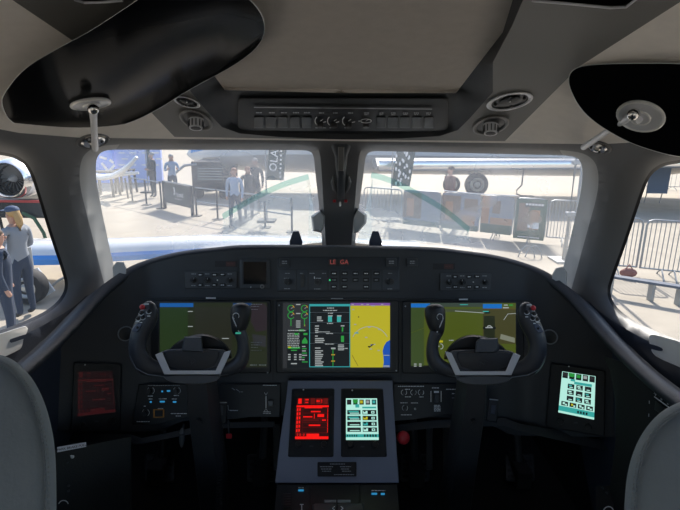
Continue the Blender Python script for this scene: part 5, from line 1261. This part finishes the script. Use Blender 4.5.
# wing lies along x: leading edge faces the camera side
mb.loops([wsec(1.3, 17.2, 3.4, 1.42, .34), wsec(6, 17.0, 3.0, 1.52, .28), wsec(13, 16.9, 2.4, 1.66, .20), wsec(17, 16.9, 1.6, 1.76, .1)], E['jetg'], True, True, True); mb.build('wing', t, sharp=60)
mb = MB(); mb.loops([[Vector((x, y-.02+.05*math.cos(a)*-1, z+th_*.6*math.sin(a))) for a in np.linspace(-1.5, 1.5, 8)] for x, y, z, th_ in ((1.35, 17.2, 1.44, .30), (6, 17.0, 1.54, .26), (13, 16.9, 1.68, .2), (16.9, 16.9, 1.78, .12))], E['jchrome'], False)
tag(mb.build('leading_edge', t), label='bright polished leading edge')
def wheelset(t, p, r, w_, strut_top, nm='wheel'):
    mb = MB(); A = Vector((0, 1, 0)); a0 = Vector(p)
    X = Vector((1, 0, 0)); Z = Vector((0, 0, 1)); Y = Vector((0, 1, 0))
    ring = lambda rr, y: [a0+Y*y+(X*math.cos(q)+Z*math.sin(q))*rr for q in np.linspace(0, 2*math.pi, 28, endpoint=False)]
    mb.loops([ring(r*.6, -w_/2), ring(r*.93, -w_/2), ring(r, -w_/4), ring(r, w_/4), ring(r*.93, w_/2), ring(r*.6, w_/2)], E['tyre'], True, True, True); o = mb.build(nm, t)
    mb = MB(); mb.loops([ring(r*.6, -w_/2-.01), ring(r*.5, -w_/2-.03), ring(r*.3, -w_/2+.02), ring(r*.12, -w_/2-.04)], E['hubw'], True, False, True); mb.build('hub', o)
for (u, vb, rpx) in ((475.5, 196, 11.5), (451, 193, 8.5)):
    D = G(u, vb).y; r = rpx*D/FPX; c = G(u, vb); wheelset(t, (c.x, c.y, r), r, r*.6, 0)
    mb = MB(); mb.tube([(c.x, c.y+.1, r), (c.x-.05, c.y+.15, 1.5)], .08, E['hubw'], 10); mb.tube([(c.x, c.y+.1, r), (c.x-.6, c.y+.2, 1.45)], .05, E['hubw'], 8); mb.build('gear_leg', t)
mb = MB(); c = G(462, 190); mb.box((c.x, c.y+.1, 1.15), (.7, .06, .6), E['jetg'], bev=.02); mb.build('gear_door', t)
c = G(214, 189); wheelset(t, (c.x, JY, .25), .25, .18, 0); mb = MB(); mb.tube([(c.x, JY, .25), (c.x+.05, JY, 1.6)], .06, E['hubw'], 8); mb.build('gear_leg', t)
mb = MB()
for x in (3.0, 4.2, 5.4): mb.box((x0+x, JY-1.44, 2.9), (.3, .06, .4), M['button'], bev=.1)
mb.build('cabin_window', t)
# dark ground power container behind the walkers, cable from the wing
c = G(211, 199)
t = thing('ground_cart', c, 'dark boxy ground cart behind the fence, in front of the jet nose', 'cart')
mb = MB(); mb.box((c.x, c.y+.9, .85), (1.45, 1.6, 1.1), E['blk'], bev=.05); mb.build('body', t)
mb = MB(); mb.box((c.x, c.y+.05, .95), (1.0, .04, .55), E['banner']); 
for k in range(5): mb.box((c.x, c.y+.02, .75+k*.1), (.9, .03, .02), E['galv'])
mb.build('louvre', t)
for s_ in (-.5, .5): 
    mb = MB(); mb.cyl((c.x+s_, c.y+.2, .2), (c.x+s_, c.y+.05, .2), .2, .2, E['tyre']); mb.build('wheel', t)
mb = MB(); mb.tube([c+Vector((-.5, .1, 1.3)), c+Vector((-.95, .05, 1.25)), c+Vector((-1.4, 0, .9))], .05, E['galv'], 8); mb.build('tow_bar', t)
p0 = AY(523, 167, 17.6); p = G(519, 196)
mb = MB(); mb.tube([Vector((p0.x, 17.5, 1.5)), AY(522.5, 180, 17.4), AY(522, 185, 17.2), AY(517, 190, 16.8), AY(517, 194, 16.4), Vector((p.x+.1, p.y, .02)), Vector((p.x+.6, p.y-.1, .02))], .025, E['blk'], 6); tag(mb.build('ground_cable'), 'thin dark cable hanging from the jet wing to the ground', 'cable')

# crowd barriers
def barrier(label, A, B_, h, group, bars=11, banner=None, feet=True, bm_=None):
    t = thing('crowd_barrier', (A+B_)/2, label, 'barrier', group); d = B_-A; X = d.normalized(); Z = Vector((0, 0, 1)); n = Vector((X.y, -X.x, 0))
    if n.y > 0: n = -n
    r = .1
    mb = MB(); q = [A+Z*.15, A+Z*(h-r), A+X*r*.3+Z*(h-r*.3), A+X*r+Z*h, B_-X*r+Z*h, B_-X*r*.3+Z*(h-r*.3), B_+Z*(h-r), B_+Z*.15]
    mb.tube(q, .019, E['galv'], 8, up=n); mb.tube([A+Z*.16, B_+Z*.16], .016, E['galv'], 8); mb.build('frame', t)
    for i in range(1, bars): 
        p = A+d*(i/bars); mb = MB(); mb.tube([p+Z*.16, p+Z*h], .008, E['galv'], 6); mb.build('bar', t)
    for q in (A+X*.35, B_-X*.35):
        mb = MB(); mb.tube([q+n*.32+Z*.0, q+n*.30+Z*.04, q+n*.1+Z*.13, q+Z*.16, q-n*.1+Z*.13, q-n*.30+Z*.04, q-n*.32], .014, E['galv'], 6); mb.build('foot', t)
    if banner:
        mb = MB(); 
        for (a, b, c_, e, m_, lift) in banner:   # fractions along, heights
            mb.box(A+d*((a+b)/2)+Z*h*((c_+e)/2)+n*(.03+lift), (d.length*(b-a), .006, h*(e-c_)), m_, X, n, Z)
        mb.build('printed_banner', t)
    return t, A, X, Z, n, d
GB = lambda u, v: G(u, v)
b1 = [(0, 1, .12, 1.0, E['prn4'], 0), (.0, .5, .3, .95, E['prn2'], .004), (.1, .3, .35, .8, E['prn1'], .008), (.55, .9, .15, .5, E['prn1'], .006), (.6, .95, .6, .9, E['prn2'], .007), (0, 1, .12, .25, E['prn3'], .008)]
b2 = [(0, 1, .12, 1.0, E['prn4'], 0), (.0, .25, .3, 1.0, E['prn1'], .004), (.3, 1, .2, .5, E['prn1'], .004), (0, 1, .12, .34, E['prn3'], .009), (.35, .6, .6, .9, E['prn2'], .006)]
b3 = [(0, 1, .06, 1.0, E['prn3'], 0), (.1, .45, .25, .9, E['prn2'], .004), (.5, .8, .3, .75, E['prn1'], .004), (.3, .85, .82, .92, E['banner'], .006)]
pts_b = [(404, 240), (441, 243), (478, 247), (517, 251), (549, 258), (583, 262)]
PB = [G2(u, D) for u, D in ((364, 14.0), (404, 13.4), (443, 12.9), (483, 12.4), (517, 12.0), (551, 11.7), (588, 11.4))]
barrier('bare crowd barrier just right of the centre post', PB[0], PB[1]-Vector((.06, 0, 0)), 1.06, 'crowd barriers beyond the right windshield')
barrier('banner barrier in grey blue print, left one of the row', PB[1], PB[2]-Vector((.06, 0, 0)), 1.06, 'crowd barriers beyond the right windshield', banner=b1[:3]+[b1[5]])
barrier('barrier with brown and orange printed banner, second of the row, behind the brown top walker', PB[2], PB[3]-Vector((.06, 0, 0)), 1.06, 'crowd barriers beyond the right windshield', banner=b1)
barrier('barrier with an orange ended printed banner, third of the row', PB[3], PB[4]-Vector((.06, 0, 0)), 1.06, 'crowd barriers beyond the right windshield', banner=b2)
t, A, X, Z, n, d = barrier('barrier with a dark green printed banner and a white square, fourth of the row', PB[4], PB[5]-Vector((.06, 0, 0)), 1.06, 'crowd barriers beyond the right windshield', banner=b3)
mb = MB(); 
for f_, z, w_, h_ in ((.70, .42, .14, .16), (.48, .40, .06, .08), (.58, .40, .06, .08)): mb.box(A+d*f_+Z*z+n*.05, (w_, .004, h_), E['wht'], X, n, Z)
for f_ in (.35, .45, .55, .65, .75, .85): mb.box(A+d*f_+Z*.93+n*.05, (.05, .004, .05), E['wht'], X, n, Z)
mb.box(A+d*.5+Z*.12+n*.05, (.5, .004, .02), E['wht'], X, n, Z); mb.build('white_print', t)
barrier('bare crowd barrier at the right end of the row, by the grey mast', PB[5], PB[6], 1.06, 'crowd barriers beyond the right windshield')
# white sheet ends over the banners
mb = MB(); a = PB[2]+Vector((0, 0, 1.08)); b = PB[4]+Vector((0, 0, 1.08)); mb.tube([a+Vector((0, 0, .03)), (a+b)/2+Vector((0, -.02, .01)), b+Vector((0, 0, .03))], .02, E['wht'], 6, flat=.012); tag(mb.build('cable_cover'), 'white strip lying along the top of the banner barriers', 'strip')
# side window barriers
p1 = G(600, 262); SBv = [G2(u, D) for u, D in ((603, 9.2), (648, 9.0), (652, 8.95), (712, 8.6))]
barrier('metal crowd barrier through the right side window, nearer the pillar', SBv[0], SBv[1], 1.08, 'crowd barriers through the right side window', bars=10)
barrier('metal crowd barrier through the right side window, cut by the photo edge', SBv[2], SBv[3], 1.08, 'crowd barriers through the right side window', bars=12)
for i, (u0, u1, D) in enumerate(((664, 700, 24), (640, 663, 24.4))):
    barrier('small far crowd barrier high in the right side window, '+('at the photo edge' if i == 0 else 'left of the blue board'), G2(u0, D), G2(u1, D), 1.1, 'far crowd barriers', bars=8)
for i, (u0, u1, D) in enumerate(((500, 522, 38), (524, 548, 38), (550, 575, 38), (440, 470, 40))):
    barrier('tiny far crowd barrier under the jet wing, '+('first', 'second', 'third', 'leftmost, apart')[i]+' of the far row', G2(u0, D), G2(u1, D), 1.1, 'far crowd barriers', bars=6)
t = thing('board_stand', G2(655, 19), 'blue grey board standing high in the right side window', 'board')
c = G2(656, 19); mb = MB(); mb.box(c+Vector((0, 0, .95)), (.8, .06, 1.1), mat('board_blue', (.12, .16, .24), .7), bev=.01); mb.build('board', t)
for s_ in (-.3, .3): mb = MB(); mb.tube([c+Vector((s_, .03, .9)), c+Vector((s_, .2, 0))], .02, E['galv'], 6); mb.build('leg', t)
t = thing('low_bench', G2(655, 7.6), 'long low dark beam on the ground before the right side window barriers', 'beam')
a = G2(620, 7.9); b = G2(700, 7.3); mb = MB(); d = b-a; X = d.normalized(); mb.box((a+b)/2+Vector((0, 0, .30)), (d.length, .16, .04), mat('beam_blue', (.08, .10, .14), .6), X, Vector((-X.y, X.x, 0)), bev=.01); mb.build('beam', t)
for f_ in (.05, .62, .98): mb = MB(); mb.box(a+d*f_+Vector((0, 0, .145)), (.05, .12, .29), E['galv'], bev=.005); mb.build('leg', t)
c = G(628, 278); mb = MB(); mb.ell(c+Vector((0, 0, .10)), (.16, .09, .09), mat('bag_red', (.28, .10, .08), .8)); mb.tube([c+Vector((-.08, 0, .15)), c+Vector((0, 0, .26)), c+Vector((.08, 0, .15))], .012, mat('bag_red', (.3, .1, .1), .8), 6)
tag(mb.build('red_bag'), 'small reddish bag on the ground by the lower corner of the right side window', 'bag')
# barrier foot and grey mast by the right pillar
mb = MB(); 
for s_ in (0, .32): a = G(526+s_*22, 257); mb.tube([a+Vector((-.17, 0, 0)), a+Vector((-.12, 0, .16)), a+Vector((-.03, 0, .24)), a+Vector((.06, 0, .24)), a+Vector((.15, 0, .14)), a+Vector((.19, 0, 0))], .013, E['galv'], 6)
tag(mb.build('bike_hoop'), 'low curved metal hoops on the ground below the green banner', 'hoop')
MY = 10.0; c = G2(572, MY)
t = thing('truss_mast', c, 'pale grey scaffold mast with clamps against the right pillar', 'mast')
mb = MB(); mb.tube([c, c+Vector((-.02, 0, 3)), c+Vector((.02, 0, 5.55))], .055, E['galv'], 14); mb.build('pole', t)
for z in (1.0, 2.05): mb = MB(); mb.box(c+Vector((0, -.03, z-.0)), (.2, .12, .09), E['galv'], bev=.02); mb.build('clamp', t)
mb = MB(); mb.box(c+Vector((0, 0, .02)), (.5, .5, .04), E['galv'], bev=.01); mb.build('base_plate', t)
mb = MB(); mb.tube([c+Vector((.2, .1, 0)), c+Vector((.16, .1, 3)), c+Vector((.1, .1, 5.5))], .03, E['galv'], 10); mb.build('brace', t)

# neighbour business jet on the left: wing across the view, engine, main wheel
t = thing('neighbour_jet', G2(-60, 9), 'white jet parked close on the left, its blue edged wing crossing the view', 'aircraft')
def Wz(u, v, Y): return AY(u, v, Y)
YW = 7.6
mb = MB(); a = AY(-40, 252, YW); b = AY(330, 243, YW)
def sec(x, z, c_, th_): return [Vector((x, YW+c_*q, z+th_*s_)) for q, s_ in ((0, -.1), (.04, .35), (.25, .75), (.6, .5), (1, .05), (1, -.02), (.5, -.4), (.1, -.5))]
zl = (AY(30, 262, YW).z+AY(30, 252, YW).z)/2; zr = AY(200, 250, YW).z+.02
mb.loops([sec(AY(-60, 255, YW).x, zl-.04, 1.5, .28), sec(AY(60, 255, YW).x, zl+.0, 1.35, .24), sec(AY(200, 250, YW).x, zr-.02, 1.2, .19), sec(AY(300, 246, YW).x, zr+.03, .9, .14), sec(AY(420, 246, YW).x, zr+.06, .5, .05)], E['jetw'], True, True, True); mb.build('wing', t, sharp=60)
mb = MB(); L = []
for (u, zc_, th_) in ((-60, zl-.04, .28), (60, zl, .24), (200, zr-.02, .19), (290, zr+.025, .145)):
    x = AY(u, 250, YW).x; L.append([Vector((x, YW-.012, zc_-.5*th_)), Vector((x, YW-.03, zc_-.1*th_)), Vector((x, YW+.02, zc_+.12*th_)), Vector((x, YW+.10, zc_-.55*th_))])
mb.loops(L, E['jetb'], True, True, True); tag(mb.build('leading_stripe', t), label='bright blue leading edge')
c = G(32, 303); r = .27; wheelset(t, (c.x, c.y, r), r, .2, 0)
mb = MB(); mb.tube([(c.x, c.y+.1, r), (c.x, c.y+.1, .85)], .05, E['hubw'], 8); mb.build('gear_leg', t)
mb = MB(); A_ = [AY(24, 272, YW-.3), AY(38, 268, YW-.3), AY(55, 291, YW-.3), AY(41, 300, YW-.3)]; mb.prism(A_, [p+Vector((0, .03, 0)) for p in A_], E['jetw']); mb.build('gear_door', t)
mb = MB(); mb.tube([AY(43, 293, YW-.25), AY(60, 280, YW-.2), AY(66, 277, YW-.2)], .02, E['hubw'], 8); mb.build('drag_link', t)
# engine nacelle
ec = AY(7, 180, 9.6); k = 9.6/FPX*1.04; R_e = 18*k; ax = Vector((-.15, 1, .0)).normalized(); X = ax.cross(Vector((0, 0, 1))).normalized(); Z = X.cross(ax).normalized()
rg = lambda rr, y: [ec+ax*y+(X*math.cos(q)+Z*math.sin(q))*rr for q in np.linspace(0, 2*math.pi, 36, endpoint=False)]
mb = MB(); mb.loops([rg(R_e*.72, .25), rg(R_e*.74, .1), rg(R_e*.80, .02), rg(R_e*.9, -.03), rg(R_e, .04), rg(R_e*1.06, .22)], E['jchrome'], True); tag(mb.build('intake_ring', t), label='polished intake ring')
mb = MB(); mb.loops([rg(R_e*1.06, .22), rg(R_e*1.12, .6), rg(R_e*1.1, 1.4), rg(R_e*.8, 2.2)], E['jetw'], True, False, True); mb.build('nacelle', t)
mb = MB(); mb.loops([rg(R_e*.73, .24), rg(R_e*.70, .5)], M['dark'], True, False, True); mb.loops([rg(R_e*.2, .3), rg(R_e*.12, .15), rg(R_e*.02, .08)], E['jetg'], True, False, True)
for q in range(18):
    a = q*math.pi/9; dr = X*math.cos(a)+Z*math.sin(a); tg_ = ax.cross(dr); mb.prism([ec+ax*.30+dr*R_e*.18, ec+ax*.33+dr*R_e*.7, ec+ax*.40+dr*R_e*.7+tg_*.06, ec+ax*.38+dr*R_e*.18+tg_*.03], [ec+ax*.31+dr*R_e*.18, ec+ax*.34+dr*R_e*.7, ec+ax*.41+dr*R_e*.7+tg_*.06, ec+ax*.39+dr*R_e*.18+tg_*.03], E['jetg'])
mb.build('fan', t)
mb = MB(); L = []
for (u, v, r) in ((-150, 195, 1.0), (-60, 198, .95), (0, 196, .8), (45, 188, .45), (60, 182, .15)):
    c = AY(u, v, 12.0); L.append([c+Vector((0, math.cos(q)*r*.6, math.sin(q)*r*.5)) for q in np.linspace(0, 2*math.pi, 24, endpoint=False)])
mb.loops(L, E['jetg'], True, True, True); mb.build('fuselage', t, sharp=80)
# hose and dark tow cart behind the woman
c = G2(26, 10.2)
t = thing('service_cart', c, 'low dark service cart with red bar and hose behind the person in the navy cap', 'cart')
mb = MB(); mb.box(c+Vector((0, 0, .95)), (1.5, .5, .34), E['blk'], bev=.05); mb.build('body', t)
mb = MB(); mb.box(c+Vector((0, -.26, 1.13)), (1.5, .04, .05), mat('bar_red', (.35, .03, .03), .5)); mb.build('red_bar', t)
for s_ in (-.6, .6): mb = MB(); mb.tube([c+Vector((s_, 0, .8)), c+Vector((s_*.9, 0, 0))], .03, E['blk'], 6); mb.build('leg', t)
mb = MB(); mb.tube([c+Vector((.1, -.3, .9)), c+Vector((.35, -.35, .8)), c+Vector((.5, -.35, .5)), c+Vector((.55, -.3, .02))], .035, mat('hose_green', (.03, .10, .05), .6), 8); mb.build('hose', t)

# own nose cone, just past the glareshield
t = None
mb = MB(); L = []
for (y, r, z) in ((1.86, .60, -.418), (2.1, .60, -.462), (2.5, .50, -.57), (2.9, .36, -.74), (3.2, .2, -.90), (3.35, .04, -.98)):
    L.append([Vector((math.cos(q)*r, y, 2.6+z-(r*.75)+math.sin(q)*r*.75)) for q in np.linspace(0, math.pi, 26)])
mb.loops(L, E['jetw'], closed=False); tag(mb.build('nose_cone', sharp=80), 'white nose of this aircraft, a bright sliver beyond the glareshield', 'aircraft nose')
# added canopy above the frame, sized to keep direct sun out of the cockpit
t = thing('added_canopy', Vector((0, 3, 0)), 'flat grey canopy added as a sunshade, on a mast behind the centre post, mostly above the frame', 'canopy')
mb = MB(); mb.box((.565, 4.2, 5.0), (1.33, 2.4, .08), mat('added_canopy_grey', (.5, .5, .5), .9)); mb.build('added_canopy_roof', t)
mb = MB(); mb.tube([(-.02, 5.35, 0), (-.02, 5.35, 4.96)], .04, E['galv'], 10); mb.build('post', t)

# curved reflections in each windshield, put in as tinted film on the glass
FL = glassmat('reflection_clear', tint=(.93, .97, .96), haze=.10, gloss=.02); FG = glassmat('reflection_edge', tint=(.52, .76, .72), haze=.04, gloss=.04)
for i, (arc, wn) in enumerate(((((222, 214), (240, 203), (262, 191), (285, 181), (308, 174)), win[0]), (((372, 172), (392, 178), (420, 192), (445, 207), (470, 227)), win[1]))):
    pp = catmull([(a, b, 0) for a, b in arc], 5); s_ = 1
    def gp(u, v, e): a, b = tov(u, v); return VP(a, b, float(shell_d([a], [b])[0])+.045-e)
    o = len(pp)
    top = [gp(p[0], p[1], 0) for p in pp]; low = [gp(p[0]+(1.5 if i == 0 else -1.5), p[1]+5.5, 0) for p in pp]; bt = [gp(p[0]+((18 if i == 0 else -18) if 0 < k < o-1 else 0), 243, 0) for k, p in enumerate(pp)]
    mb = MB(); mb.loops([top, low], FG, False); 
    x = mb.build('reflection_band'); x.parent = wn; x.location = x.location-wn.location
    mb = MB(); mb.loops([low, [a*.6+b*.4 for a, b in zip(low, bt)], bt], FL, False); x = mb.build('reflection_film'); x.parent = wn; x.location = x.location-wn.location
